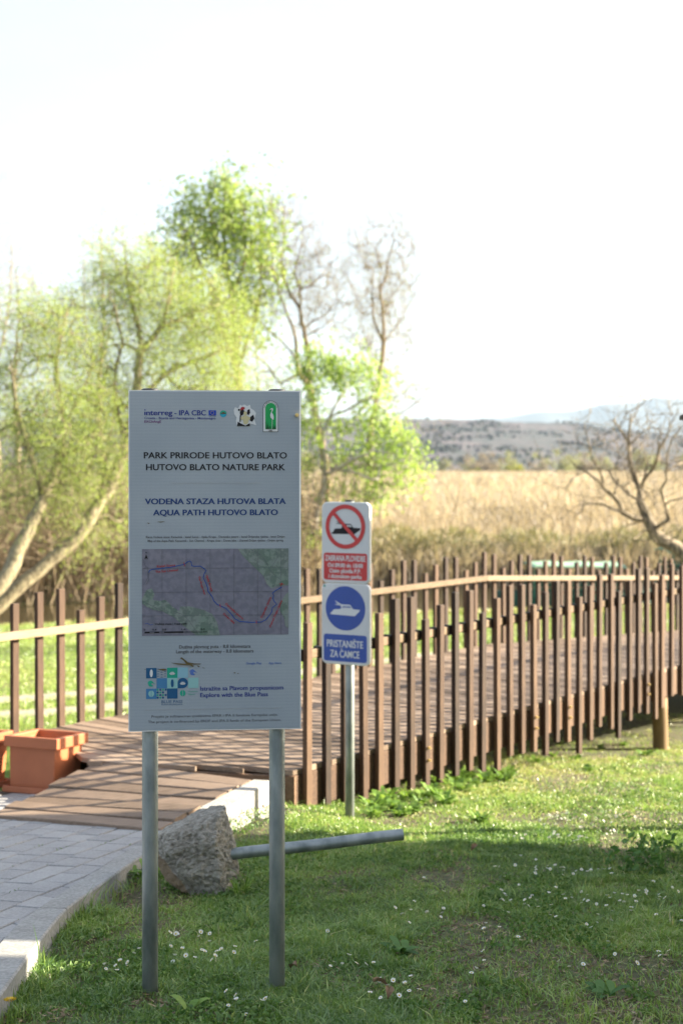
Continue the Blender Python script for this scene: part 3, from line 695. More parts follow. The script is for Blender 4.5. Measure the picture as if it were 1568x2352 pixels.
for px in (340.5, 636.5):
    x = (px - BCX) * BS; mb = MB()
    gl = -0.35; mb.tube([(x, 0.012, gl), (x, 0.012, 0.6), (x, 0.012, bz + H2 + 0.004)], 0.0305, 28)
    po = mb.build('post', M['galv'], ib, smooth=True)
    for p in po.data.polygons: p.use_smooth = abs(p.normal.z) < 0.5
    mb = MB(); mb.tube([(x, 0.012, bz + H2 + 0.004), (x, 0.012, bz + H2 + 0.009), (x, 0.012, bz + H2 + 0.012)], [0.033, 0.033, 0.026], 24)
    mb.build('post_cap', M['black_plastic'], po)
    mb = MB()
    for zc in (bz - H2 * 0.75, bz, bz + H2 * 0.75): mb.tube([(x, 0.012, zc - 0.014), (x, 0.012, zc + 0.014)], 0.0335, 24); mb.box((x - 0.05, y_face + 0.0285, zc - 0.012), (x + 0.05, -0.018, zc + 0.012))
    mb.build('clamp', M['galv'], po)
Y1, Y2, Y3, Y4 = y_face - 0.0012, y_face - 0.0024, y_face - 0.0036, y_face - 0.0048
def T(mb_, f, s_, x0, x1, by, cap, bold=0.0, y=Y1, rot=0):
    a, zb = f(x0, by); b_, _ = f(x1, by); text_into(mb_, s_, a, b_, zb, cap * 0.26363 * BS, y, rot, bold)
def Tr(mb_, f, s_, cx, cy, wid, cap, rot, bold=0.02, y=Y3):
    x, z = f(cx, cy); k = 0.26363 * BS; text_into(mb_, s_, x - wid * k / 2, x + wid * k / 2, z - cap * k / 2, cap * k, y, rot, bold)
def rect(mb_, f, x0, y0, x1, y1, y=Y1):
    a = f(x0, y1); b_ = f(x1, y0); poly_into(mb_, [(a[0], a[1]), (b_[0], a[1]), (b_[0], b_[1]), (a[0], b_[1])], y)
def outline(mb_, f, pts, y): poly_into(mb_, [f(*p) for p in pts], y)
mb = MB(); T(mb, b1, 'PARK PRIRODE HUTOVO BLATO', 163, 1415, 640, 54, 0.022); mb.build('park_name_lettering', M['ink_black'], ib); mb = MB(); T(mb, b1, 'HUTOVO BLATO NATURE PARK', 182, 1398, 744, 54, 0.022); mb.build('park_name_lettering', M['ink_black'], ib)
mb = MB(); T(mb, b1, 'VODENA STAZA HUTOVA BLATA', 172, 1405, 1042, 50, 0.038); mb.build('trail_name_lettering', M['ink_navy'], ib); mb = MB(); T(mb, b1, 'AQUA PATH HUTOVO BLATO', 243, 1335, 1140, 50, 0.038); mb.build('trail_name_lettering', M['ink_navy'], ib)
mb = MB(); T(mb, b1, '\u0131nterreg', 168, 412, 262, 45, 0.03); rect(mb, b1, 168, 213, 178, 222); T(mb, b1, '- IPA CBC', 428, 703, 262, 45, 0.03)
T(mb, b1, 'Croatia - Bosnia and Herzegovina - Montenegro', 168, 788, 297, 20, 0.01); rect(mb, b1, 729, 266, 791, 270); mb.build('programme_lettering', M['ink_indigo'], ib)
mb = MB(); T(mb, b1, 'EXChAngE', 168, 313, 328, 20, 0.012); mb.build('project_lettering', M['ink_purple'], ib)
mb = MB(); rect(mb, b1, 727, 218, 792, 262); fg = mb.build('flag_emblem', M['ink_eu'], ib)
mb = MB(); c0 = b1(759.5, 240); kk = 0.26363 * BS
for a in range(12): poly_into(mb, circle(c0[0] + 15 * kk * math.cos(a * math.pi / 6), c0[1] + 15 * kk * math.sin(a * math.pi / 6), 2.4 * kk, n=5), Y2)
mb.build('star', M['ink_yellow'], fg)
mb = MB(); c0 = b1(855, 249); poly_into(mb, circle(c0[0], c0[1], 29 * kk, n=32, a0=math.pi, a1=2 * math.pi), Y1); rl = mb.build('round_emblem', M['ink_sky'], ib)
mb = MB(); poly_into(mb, circle(c0[0], c0[1] + 0.0008, 29 * kk, n=32, a0=0, a1=math.pi), Y1); mb.build('hill_shape', M['ink_kingfisher'], rl)
mb = MB(); outline(mb, b1, [(828, 250), (845, 238), (857, 232), (868, 240), (882, 250)], Y2); mb.build('hill_shape', M['ink_mud'], rl)
# torn sticker
mb = MB(); outline(mb, b1, [(946, 215), (958, 190), (985, 200), (1002, 168), (1020, 178), (1040, 166), (1062, 180), (1090, 168), (1096, 200), (1122, 215), (1142, 240), (1128, 300), (1144, 348), (1095, 335), (1090, 357), (975, 356), (965, 310), (972, 280), (950, 250)], Y1); st = mb.build('torn_sticker', M['ink_white'], ib)
mb = MB()
for pg in ([(985, 205), (1000, 205), (998, 225), (984, 220)], [(1066, 215), (1086, 205), (1090, 240), (1076, 260), (1062, 245)], [(1086, 280), (1118, 255), (1128, 290), (1108, 318), (1090, 310)], [(976, 350), (982, 318), (1003, 330), (1020, 338), (1050, 352), (1088, 330), (1090, 356), (976, 356)], [(1006, 212), (1030, 205), (1040, 228), (1024, 262), (1004, 262), (1000, 240)], [(1000, 262), (1012, 262), (1006, 320), (998, 318)]): outline(mb, b1, pg, Y2)
mb.build('print_shape', M['ink_black'], st)
mb = MB(); outline(mb, b1, [(1034, 232), (1044, 226), (1060, 230), (1062, 250), (1056, 264), (1072, 270), (1092, 282), (1088, 300), (1076, 300), (1070, 330), (1052, 342), (1034, 334), (1028, 300), (1010, 300), (1006, 284), (1018, 272), (1038, 264), (1034, 250)], Y3); mb.build('print_shape', M['ink_sand'], st)
mb = MB(); outline(mb, b1, [(1002, 212), (1012, 190), (1030, 186), (1046, 196), (1040, 206), (1016, 216)], Y3); mb.build('print_shape', M['ink_red'], st)
# arched crest with a white wading bird
def arch(x0, x1, ytop, ybot): 
    r = (x1 - x0) / 2; cx = (x0 + x1) / 2; o = [(x0, ybot), (x1, ybot)]
    for k in range(25): a = math.pi * k / 24; o.append((cx + r * math.cos(a), ytop + r - r * math.sin(a)))
    return o
mb = MB(); outline(mb, b1, arch(1202, 1338, 130, 407), Y1); cr = mb.build('crest', M['ink_black'], ib)
mb = MB(); outline(mb, b1, arch(1206, 1334, 134, 403), Y2); mb.build('crest_border', M['ink_white'], cr)
mb = MB(); outline(mb, b1, arch(1224, 1318, 152, 383), Y3); mb.build('crest_field', M['ink_leaf'], cr)
mb = MB(); outline(mb, b1, [(1262, 216), (1272, 200), (1284, 197), (1292, 204), (1290, 216), (1282, 232), (1282, 240), (1292, 252), (1298, 278), (1296, 300), (1284, 296), (1270, 280), (1266, 258), (1272, 240), (1280, 222), (1282, 210), (1276, 207)], Y4)
outline(mb, b1, [(1283, 296), (1286, 296), (1284, 380), (1281, 380)], Y4); mb.build('bird_shape', M['ink_white'], cr)
mb = MB()
for x, h, l in ((1232, 70, -4), (1240, 55, 5), (1248, 40, -3), (1256, 30, 5), (1268, 28, -4), (1290, 30, 4), (1298, 44, -4), (1306, 34, 4), (1312, 24, 2)): outline(mb, b1, [(x - 2.5, 382), (x + 2.5, 382), (x + l + 0.6, 382 - h), (x + l - 0.6, 382 - h)], Y4)
T(mb, b1, '1995', 1256, 1284, 401, 12, 0.01, Y3)
arch_txt = 'PARK PRIRODE HUTOVO BLATO'
for k, ch in enumerate(arch_txt):
    if ch == ' ': continue
    a = math.pi - math.pi * (k + 0.5) / len(arch_txt); x, z = b1(1270, 197)
    text_into(mb, ch, x + 55.5 * kk * math.cos(a) - 3.2 * kk, x + 55.5 * kk * math.cos(a) + 3.2 * kk, z + 55.5 * kk * math.sin(a) - 4 * kk, 8 * kk, Y3, math.degrees(a) - 90, 0.01)
mb.build('crest_lettering', M['ink_black'], cr)
mb = MB(); rect(mb, b1, 410, 855.5, 1175, 858); rect(mb, b2, 165, 1552, 1370, 1554.5); mb.build('divider_line', M['ink_line'], ib)
mb = MB(); T(mb, b1, 'Karta Vodene staze: Karaotok - kanal Sunca - rijeka Krupa - Deransko jezero - kanal Drijenska rje\u010dina - izvor Drijen', 182, 1395, 1339, 19, 0.016)
T(mb, b1, 'Map of the Aqua Path: Karaotok - Sun Channel - Krupa river - Deran lake - channel Drijen rje\u010dina - Drijen spring', 197, 1382, 1372, 19, 0.016); mb.build('route_caption_lettering', M['ink_grey'], ib); mb = MB()
T(mb, b2, 'Du\u017eina plovnog puta - 8,8 kilometara', 470, 1094, 1018, 29, 0.02); T(mb, b2, 'Length of the waterway - 8.8 kilometers', 443, 1120, 1060, 29, 0.02); mb.build('length_lettering', M['ink_grey'], ib); mb = MB()
T(mb, b2, 'Projekt je sufinanciran sredstvima EFRR i IPA II fondova Europske unije.', 230, 1335, 1622, 22, 0.006); T(mb, b2, 'The project is co-financed by ERDF and IPA II funds of the European Union.', 200, 1362, 1668, 22, 0.006)
mb.build('funding_lettering', M['ink_grey'], ib)
# map
mb = MB(); rect(mb, b2, 147, 145, 1427, 905); mp_ = mb.build('map', M['map'], ib)
mb = MB()
outline(mb, b2, [(985, 146), (1426, 146), (1426, 470), (1330, 480), (1280, 500), (1235, 455), (1210, 390), (1150, 330), (1080, 265), (1010, 190)], Y2)
outline(mb, b2, [(1426, 530), (1395, 560), (1360, 620), (1350, 690), (1390, 760), (1400, 830), (1426, 850)], Y2)
outline(mb, b2, [(148, 580), (190, 500), (235, 490), (255, 540), (240, 590), (300, 600), (350, 590), (410, 650), (470, 690), (480, 650), (560, 650), (680, 680), (760, 720), (800, 790), (825, 904), (620, 904), (520, 830), (420, 740), (320, 690), (250, 680), (190, 650), (150, 620)], Y2)
mb.build('map_hills', M['map_hill'], mp_)
mb = MB()
for x in (322, 531, 740, 948, 1156, 1360): rect(mb, b2, x - 0.9, 146, x + 0.9, 904, Y2 - 0.0004)
for y in (315, 523, 730): rect(mb, b2, 148, y - 0.9, 1426, y + 0.9, Y2 - 0.0004)
for ln in ([(160, 240), (175, 290), (200, 310), (195, 400), (170, 450), (150, 465)], [(205, 305), (170, 310), (150, 330)], [(205, 350), (205, 420), (180, 460)], [(1090, 150), (1180, 200), (1230, 260), (1260, 330), (1310, 390), (1360, 420)], [(1320, 150), (1330, 230), (1290, 290), (1260, 320)], [(420, 690), (500, 720), (560, 780), (640, 900)], [(150, 600), (230, 640), (330, 690)]): line_into(mb, [b2(*p) for p in ln], 2.2 * kk, Y2 - 0.0006)
mb.build('map_grid', M['ink_contour'], mp_)
route = [(205, 350), (215, 330), (240, 322), (400, 305), (515, 280), (545, 258), (562, 252), (575, 262), (580, 293), (600, 298), (655, 297), (690, 322), (705, 335), (686, 368), (680, 400), (700, 440), (720, 490), (720, 515), (760, 570), (770, 600), (800, 633), (830, 648), (880, 670), (920, 715), (960, 765), (1000, 787), (1100, 795), (1190, 793), (1225, 775), (1260, 735), (1280, 705), (1285, 668), (1325, 637), (1300, 610), (1290, 582), (1297, 560), (1285, 540), (1310, 520), (1370, 485)]
mb = MB(); line_into(mb, [b2(*p) for p in route], 6.5 * kk, Y3); line_into(mb, [b2(*p) for p in ((172, 800), (190, 794), (205, 800), (220, 810), (243, 803))], 3.5 * kk, Y3); mb.build('route_line', M['ink_blue'], mp_)
mb = MB()
for a, b_ in (((510, 263), (520, 297)), ((826, 630), (830, 662)), ((1145, 776), (1145, 808)), ((1345, 458), (1388, 462)), ((1372, 448), (1360, 475))): line_into(mb, [b2(*a), b2(*b_)], 5 * kk, Y4)
mb.build('route_mark', M['ink_red'], mp_)
for s_, cx, cy, w, r_ in (('Kanal Sunca', 357, 291, 160, 4), ('The Sun Channel', 361, 336, 196, 5), ('rijeka Krupa', 735, 447, 150, -72), ('The Krupa river', 670, 467, 172, -72), ('Deransko jezero', 953, 695, 205, -42), ('Deran lake', 906, 757, 130, -42), ('Drijenska rje\u010dina', 1228, 665, 200, 66), ('channel Drijen rje\u010dina', 1313, 722, 260, 66)): mb = MB(); Tr(mb, b2, s_, cx, cy, w, 19, r_); mb.build('place_name_lettering', M['ink_red'], mp_)
mb = MB(); T(mb, b2, 'Vodena staza / Aqua path', 258, 537, 808, 17, 0.016, Y3); T(mb, b2, 'N', 178, 192, 182, 14, 0.01, Y3)
mb.build('legend_lettering', M['ink_black'], mp_); mb = MB(); outline(mb, b2, [(184, 190), (199, 235), (184, 222), (170, 235)], Y3); mb.build('north_arrow', M['ink_black'], mp_); mb = MB()
rect(mb, b2, 170, 867, 675, 869.5, Y3); rect(mb, b2, 170, 878, 675, 880.5, Y3)
for a, b_ in ((170, 214), (255, 298), (340, 508)): rect(mb, b2, a, 869.5, b_, 878, Y3)
for s_, x in (('0', 170), ('0,4', 255), ('0,8', 340), ('1,6', 508), ('2,4', 675)): T(mb, b2, s_, x - 6 * len(s_), x + 6 * len(s_), 857, 15, 0.012, Y3)
T(mb, b2, 'km', 682, 712, 878, 14, 0.01, Y3); mb.build('scale_bar', M['ink_black'], mp_)
mb = MB(); T(mb, b2, 'Istra\u017eite sa Plavom propusnicom', 653, 1383, 1390, 37, 0.022); T(mb, b2, 'Explore with the Blue Pass', 653, 1247, 1448, 37, 0.022); mb.build('slogan_lettering', M['ink_indigo'], ib)
mb = MB(); T(mb, b2, 'Google Play', 1055, 1190, 1165, 19, 0.02); T(mb, b2, 'App Store', 1253, 1365, 1165, 19, 0.02); mb.build('store_lettering', M['ink_peri'], ib)
# mosaic of coloured tiles
gx = [183, 274, 365, 456, 547, 638]; gy = [1186, 1276, 1367, 1457]
mo = None
for c_, r_, mt in ((0, 0, 'ink_deep'), (2, 0, 'ink_teal'), (3, 0, 'ink_pale'), (1, 1, 'ink_mid'), (2, 1, 'ink_mint'), (4, 1, 'ink_mint'), (0, 2, 'ink_mid'), (2, 2, 'ink_deep')):
    mb = MB(); rect(mb, b2, gx[c_], gy[r_], gx[c_ + 1], gy[r_ + 1])
    if mo is None: mo = mb.build('tile_emblem', M[mt], ib)
    else: mb.build('tile', M[mt], mo)
mb = MB(); outline(mb, b2, [(456, 1367)] + [(501.5 + 45 * math.cos(a), 1321.5 - 45 * math.sin(a)) for a in np.linspace(-math.pi / 2, math.pi, 28)], Y1); mb.build('tile', M['ink_deep'], mo)
mb = MB()
for bx, by, sc in ((410, 1232, 1.0), (501, 1320, 1.0)):
    for a in (-62, -36, -12, 12, 36, 62):
        d = Vector((math.sin(R(a)), -math.cos(R(a)))); nn = Vector((-d.y, d.x)); b0 = Vector((bx, by + 16))
        ln = 30 * sc; outline(mb, b2, [tuple(b0 + nn * -1), tuple(b0 + d * ln * .5 - nn * 6), tuple(b0 + d * ln), tuple(b0 + d * ln * .5 + nn * 6)], Y2)
outline(mb, b2, [(228 + 13 * math.cos(a), 1232 + 34 * math.sin(a)) for a in np.linspace(0, 2 * math.pi, 20, False)], Y2)
mb.build('lotus_shape', M['ink_white'], mo)
mb = MB(); outline(mb, b2, [(410 + 13 * math.cos(a), 1322 + 36 * math.sin(a)) for a in np.linspace(0, 2 * math.pi, 20, False)], Y2)
for i in range(4):
    for j in range(3):
        x0 = 288 + j * 30; y0 = 1200 + i * 21 + (0 if j != 1 else 8)
        outline(mb, b2, [(x0 - 12, y0), (x0, y0 - 9), (x0 + 12, y0), (x0, y0 - 3)], Y1)
for i in range(4):
    for j in range(4):
        if (i + j) % 2: outline(mb, b2, [(284 + j * 23 + 9.5 * math.cos(a), 1378 + i * 23 + 9.5 * math.sin(a)) for a in np.linspace(0, 2 * math.pi, 14, False)], Y1)
mb.build('boat_shape', M['ink_deep'], mo)
mb = MB()
for i in range(4):
    for j in range(4):
        if not (i + j) % 2 and j != 3: outline(mb, b2, [(284 + j * 23 + 9 * math.cos(a), 1378 + i * 23 + 9 * math.sin(a)) for a in np.linspace(0, 2 * math.pi, 14, False)], Y1)
def bird(x, y): outline(mb, b2, [(x - 32, y - 2), (x - 20, y - 22), (x, y - 27), (x + 14, y - 16), (x + 36, y + 8), (x + 14, y - 4), (x + 2, y + 2), (x + 8, y + 14), (x + 18, y + 18), (x + 14, y + 26), (x - 12, y + 26), (x - 25, y + 14), (x - 24, y)], Y1)
bird(226, 1322)
for sg in (-1, 1): outline(mb, b2, [(501 + sg * 2.5, 1383)] + [(501 + sg * (2.5 + 22 * math.sin(a)), 1410 - 26 * math.cos(a)) for a in np.linspace(0.2, math.pi - 0.2, 14)] + [(501 + sg * 2.5, 1436)], Y1)
T(mb, b2, 'Hutovo', 548, 632, 1403, 15, 0.0); T(mb, b2, 'blato', 548, 606, 1427, 15, 0.0); mb.build('bird_shape', M['ink_kingfisher'], mo)
mb = MB(); bird(590, 1228); mb.build('bird_shape', M['ink_peri'], mo)
mb = MB()
for sg in (-1, 1): outline(mb, b2, [(228 + sg * 2, 1384)] + [(228 + sg * (2 + 23 * math.sin(a)), 1411 - 27 * math.cos(a)) for a in np.linspace(0.2, math.pi - 0.2, 14)] + [(228 + sg * 2, 1438)], Y2)
mb.build('leaf_shape', M['ink_mint'], mo)
mb = MB(); T(mb, b2, 'BLUE PASS', 317, 500, 1495, 25, 0.002); T(mb, b2, 'PLAVA PROPUSNICA', 317, 500, 1514, 12, 0.004); mb.build('pass_lettering', M['ink_deep'], ib)
mb = MB()
for pg in ([(395, 1141), (470, 1147), (530, 1152), (505, 1120), (478, 1104), (490, 1094), (508, 1106), (545, 1138), (600, 1150), (662, 1152), (650, 1158), (580, 1160), (600, 1172), (590, 1180), (560, 1166), (460, 1158)], [(620, 1164), (650, 1178), (640, 1184)], [(670, 1184), (700, 1194), (680, 1192)], [(945, 1232), (965, 1236), (955, 1243)], [(975, 1238), (992, 1242), (985, 1247)], [(280, 1196), (340, 1192), (365, 1205), (330, 1210)], [(168, 1194), (182, 1196), (175, 1201)]): outline(mb, b2, pg, Y4)
for pg in ([(190, 1203), (215, 1208), (205, 1214)], [(275, 1196), (330, 1193), (350, 1196), (310, 1202)]): outline(mb, b1, pg, Y1)
mb.build('mud_streak', M['ink_mud'], ib)
mb = MB(); x, z = b1(1500, 258); mb.tube([(x, y_face, z), (x, y_face - 0.012, z)], 0.0075, 6); mb.tube([(x, y_face - 0.012, z), (x, y_face - 0.02, z)], 0.004, 8); mb.build('bolt', M['bolt'], ib)

# ------------------------------------------------------------------ two small boating signs on one pole
SY = 9.9; pole_g = ground_hit(803, 1887); PXc = 797.0
sp = P(803, 1500, SY); sb = empty('sign_pole', (sp.x, SY, float(gz(sp.x, SY))), 0, 'slim galvanised pole carrying the two small boating signs in front of the picket railing', 'sign pole')
sz0 = sb.location.z
topz = (HZ - 1151) / F * SY
mb = MB(); mb.tube([(0, 0, -0.3), (0, 0, 0.8), (0, 0, topz - sz0)], 0.0315, 24); po = mb.build('pole', M['galv'], sb, smooth=True)
for p in po.data.polygons: p.use_smooth = abs(p.normal.z) < 0.5
mb = MB(); mb.tube([(0, 0, topz - sz0), (0, 0, topz - sz0 + 0.008)], 0.034, 20); mb.build('pole_cap', M['black_plastic'], sb)
SH, SV = 0.1757 * SY / F / 0.888, 0.1757 * SY / F
def q3(x, y):
    y = y - (0.01 + 0.04 * (y - 130) / 2070) * (x - 452)
    py = 1230 * 0.91857 + y * 0.1757
    return ((x - 452) * SH, (HZ - py) / F * SY - sz0)
def make_sign(name, label, ya, yb, cat):
    cx, cz = q3(452, (ya + yb) / 2)
    yaw = R(-27); off = Vector((-0.012, -0.055, 0)); off.x = (793 - 803) / F * SY
    o = empty(name, Vector((sb.location.x + off.x, SY + off.y, sz0)), yaw, label, cat)
    x0, x1 = q3(143, 0)[0], q3(762, 0)[0]; z1 = q3(452, ya)[1]; z0 = q3(452, yb)[1]
    mb_ = MB(); pr = rrect(x0, z0, x1, z1, 0.042, 8); n = len(pr)
    inner = rrect(x0 + 0.004, z0 + 0.004, x1 - 0.004, z1 - 0.004, 0.039, 8)
    v = [(p[0], 0.0, p[1]) for p in inner] + [(p[0], 0.004, p[1]) for p in pr] + [(p[0], 0.028, p[1]) for p in pr] + [(p[0], 0.028, p[1]) for p in inner] + [(p[0], 0.006, p[1]) for p in inner]
    q = []
    for L in range(4):
        for i in range(n): q.append((L * n + i, (L + 1) * n + i, (L + 1) * n + (i + 1) % n, L * n + (i + 1) % n))
    mb_.add(v, q, ngons=[list(range(n)), [4 * n + i for i in range(n)][::-1]])
    pl = mb_.build('plate', M['alu'], o)
    mb_ = MB(); poly_into(mb_, rrect(x0 + 0.007, z0 + 0.007, x1 - 0.007, z1 - 0.007, 0.037, 8), -0.0012); mb_.build('face_film', M['sign_white'], o)
    mb_ = MB(); zc = (z0 + z1) / 2
    for dz in (-0.18, 0.18): mb_.box((-0.06, 0.0285, zc + dz - 0.012), (0.06, 0.038, zc + dz + 0.012))
    mb_.build('clamp', M['galv'], o)
    return o
def OT(o, mb_, pts, y): poly_into(mb_, [q3(*p) for p in pts], y)
def ST(mb_, s_, x0, x1, by, cap, bold, y):
    zb = q3(452, by)[1]; text_into(mb_, s_, (x0 - 452) * SH, (x1 - 452) * SH, zb, cap * SV, y, 0, bold)
A1, A2, A3, A4 = -0.0024, -0.0036, -0.0048, -0.006
s1 = make_sign('prohibition_sign', 'upper of the two small signs, a struck out motor boat in a red ring', 132, 1186, 'sign')
mb = MB(); c0 = q3(452, 450); ring_into(mb, c0[0], c0[1], 288 * SV, 233 * SV, A3); sl = Vector((c0[0], c0[1]))
d = Vector((math.cos(R(-46)), math.sin(R(-46)))); nn = Vector((-d.y, d.x)) * 24 * SV; e_ = d * 236 * SV
poly_into(mb, [tuple(sl - e_ + nn), tuple(sl - e_ - nn), tuple(sl + e_ - nn), tuple(sl + e_ + nn)], A3 - 0.0004); mb.build('prohibition_ring', M['sign_red'], s1)
mb = MB(); OT(s1, mb, [(268, 540), (272, 528), (292, 522), (312, 480), (330, 474), (545, 462), (648, 470), (642, 492), (566, 548), (292, 545)], A1)
OT(s1, mb, [(405, 474), (408, 440), (398, 418), (335, 412), (336, 405), (375, 403), (332, 374), (342, 374), (395, 402), (420, 412), (520, 414), (556, 466)], A1); mb.build('boat_symbol', M['ink_black'], s1)
mb = MB()
for pg in ([(440, 452), (452, 424), (470, 424), (462, 452)], [(470, 452), (480, 424), (496, 424), (494, 452)], [(502, 452), (504, 424), (514, 424), (538, 454)]): OT(s1, mb, pg, A2)
mb.build('window_symbol', M['sign_white'], s1)
mb = MB(); x0, z0 = q3(172, 1140)[0], q3(452, 1146)[1]; x1, z1 = q3(732, 0)[0], q3(452, 794)[1]; poly_into(mb, rrect(x0, z0, x1, z1, 0.017), A1); tp = mb.build('text_panel', M['sign_red'], s1)
mb = MB(); ST(mb, 'ZABRANA PLOVIDBE', 190, 712, 898, 74, 0.03, A2); ST(mb, 'Od 09:00 do 18:00', 225, 678, 980, 54, 0.035, A2); ST(mb, 'Osim plovila P.P.', 246, 654, 1052, 54, 0.035, A2); ST(mb, 'i dozvolom parka', 236, 664, 1122, 54, 0.035, A2); mb.build('lettering', M['ink_white'], tp)
s2 = make_sign('mooring_sign', 'lower of the two small signs, a white motor boat in a blue disc', 1192, 2246, 'sign')
mb = MB(); c0 = q3(452, 1512); poly_into(mb, circle(c0[0], c0[1], 288 * SV, n=64), A1); mb.build('blue_disc', M['sign_blue'], s2)
mb = MB(); OT(s2, mb, [(258, 1580), (262, 1568), (278, 1562), (302, 1526), (392, 1520), (545, 1522), (640, 1530), (634, 1550), (576, 1612), (276, 1590)], A2)
OT(s2, mb, [(390, 1524), (402, 1500), (388, 1472), (322, 1466), (326, 1458), (358, 1456), (318, 1416), (328, 1416), (402, 1460), (515, 1466), (556, 1526)], A2); mb.build('boat_symbol', M['ink_white'], s2)
mb = MB()
for pg in ([(414, 1504), (428, 1482), (442, 1482), (434, 1504)], [(442, 1504), (450, 1482), (464, 1482), (462, 1504)], [(470, 1504), (474, 1482), (486, 1482), (490, 1504)], [(496, 1504), (492, 1482), (506, 1484), (528, 1506)]): OT(s2, mb, pg, A3)
mb.build('window_symbol', M['sign_blue'], s2)
mb = MB(); x0, z0 = q3(172, 0)[0], q3(452, 2206)[1]; x1, z1 = q3(728, 0)[0], q3(452, 1854)[1]; poly_into(mb, rrect(x0, z0, x1, z1, 0.017), A1); tp = mb.build('text_panel', M['sign_blue'], s2)
mb = MB(); ST(mb, 'PRISTANI\u0160TE', 212, 682, 2020, 92, 0.03, A2); ST(mb, 'ZA \u010cAMCE', 255, 636, 2152, 92, 0.03, A2); mb.build('lettering', M['ink_white'], tp)
mb = MB(); x0, z0 = q3(160, 0)[0], q3(452, 1278)[1]; x1, z1 = q3(310, 0)[0], q3(452, 1206)[1]; poly_into(mb, [(x0, z0), (x1, z0), (x1, z1), (x0, z1)], A1); sk = mb.build('maker_sticker', M['ink_white'], s2)
mb = MB(); poly_into(mb, circle(x0 + 0.014, z1 - 0.013, 0.008, n=8), A2); mb.build('sticker_mark', M['ink_teal'], sk)

# ------------------------------------------------------------------ planters
def rim_box(mb_, w, d, z0, z1, wi, di):      # open frame, outer w x d, inner wi x di
    o = [(-w/2, -d/2), (w/2, -d/2), (w/2, d/2), (-w/2, d/2)]; i_ = [(-wi/2, -di/2), (wi/2, -di/2), (wi/2, di/2), (-wi/2, di/2)]
    v = [(x, y, z0) for x, y in o] + [(x, y, z1) for x, y in o] + [(x, y, z1) for x, y in i_] + [(x, y, z0) for x, y in i_]
    q = []
    for k in range(4):
        k2 = (k + 1) % 4; q += [(k, k2, 4 + k2, 4 + k), (4 + k, 4 + k2, 8 + k2, 8 + k), (8 + k, 8 + k2, 12 + k2, 12 + k), (12 + k, 12 + k2, k2, k)]
    mb_.add(v, q)
def make_planter(label):
    o = empty('planter', (0, 0, 0), 0, label, 'planter', 'terracotta planters by the ramp')
    mb_ = MB(); w, d, h = 0.335, 0.335, 0.345; t = 0.012; wb = 0.315
    def sq(a, z): return [(-a/2, -a/2, z), (a/2, -a/2, z), (a/2, a/2, z), (-a/2, a/2, z)]
    v = sq(wb, 0.012) + sq(w, h - 0.02) + sq(w - 2 * t, h - 0.02) + sq(wb - 2 * t, 0.03)
    q = [(3, 2, 1, 0), (12, 13, 14, 15)]
    for L in range(3):
        for k in range(4): q.append((4 * L + k, 4 * L + (k + 1) % 4, 4 * L + 4 + (k + 1) % 4, 4 * L + 4 + k))
    mb_.add(v, q); bevel(mb_.build('pot', M['terracotta'], o), 0.006, 3)
    mb_ = MB(); rim_box(mb_, 0.385, 0.385, h - 0.06, h + 0.008, 0.312, 0.312); bevel(mb_.build('rim', M['terracotta'], o), 0.005, 3)
    mb_ = MB(); rim_box(mb_, 0.385, 0.385, 0.004, 0.042, 0.372, 0.372); mb_.box((-0.186, -0.186, 0.0), (0.186, 0.186, 0.0105)); bevel(mb_.build('saucer', M['terracotta'], o), 0.003, 2)
    mb_ = MB(); n = 9; g = np.linspace(-0.145, 0.145, n); X, Yg = np.meshgrid(g, g)
    Z = 0.17 + 0.02 * (fbm(X * 30, Yg * 30, 2) - 0.4); i_ = (np.arange(n - 1)[:, None] * n + np.arange(n - 1)[None]).reshape(-1)
    mb_.add(np.stack([X, Yg, Z], -1).reshape(-1, 3), np.stack([i_, i_ + 1, i_ + n + 1, i_ + n], -1)); mb_.build('soil', M['soil'], o)
    return o
pl1 = make_planter('nearer square terracotta planter standing against the left edge of the wooden ramp')
fc = on_plane(122, 1822, PA + 0.012, PB)
yaw = R(-20); rx = Vector((math.cos(yaw), math.sin(yaw), 0)); ry = Vector((-math.sin(yaw), math.cos(yaw), 0))
ctr = fc - rx * 0.21 + ry * 0.23; pl1.scale = (1.2, 1.2, 1.2)
pl1.location = (ctr.x, ctr.y, PA + PB * ctr.y + 0.002); pl1.rotation_euler = (math.atan(PB) * 0.6, 0, yaw)
def copy_tree(o, parent=None):
    c = o.copy(); COL.objects.link(c)
    if parent is not None: c.parent = parent
    for ch in o.children: copy_tree(ch, c)
    return c
pl2 = copy_tree(pl1); pl2['label'] = 'square terracotta planter cut off by the left picture edge, behind the other planter'
c2 = ctr + Vector((-0.60, 0.12, 0)); pl2.location = (c2.x, c2.y, PA + PB * c2.y + 0.002); pl2.rotation_euler = (math.atan(PB) * 0.6, 0, R(-14))

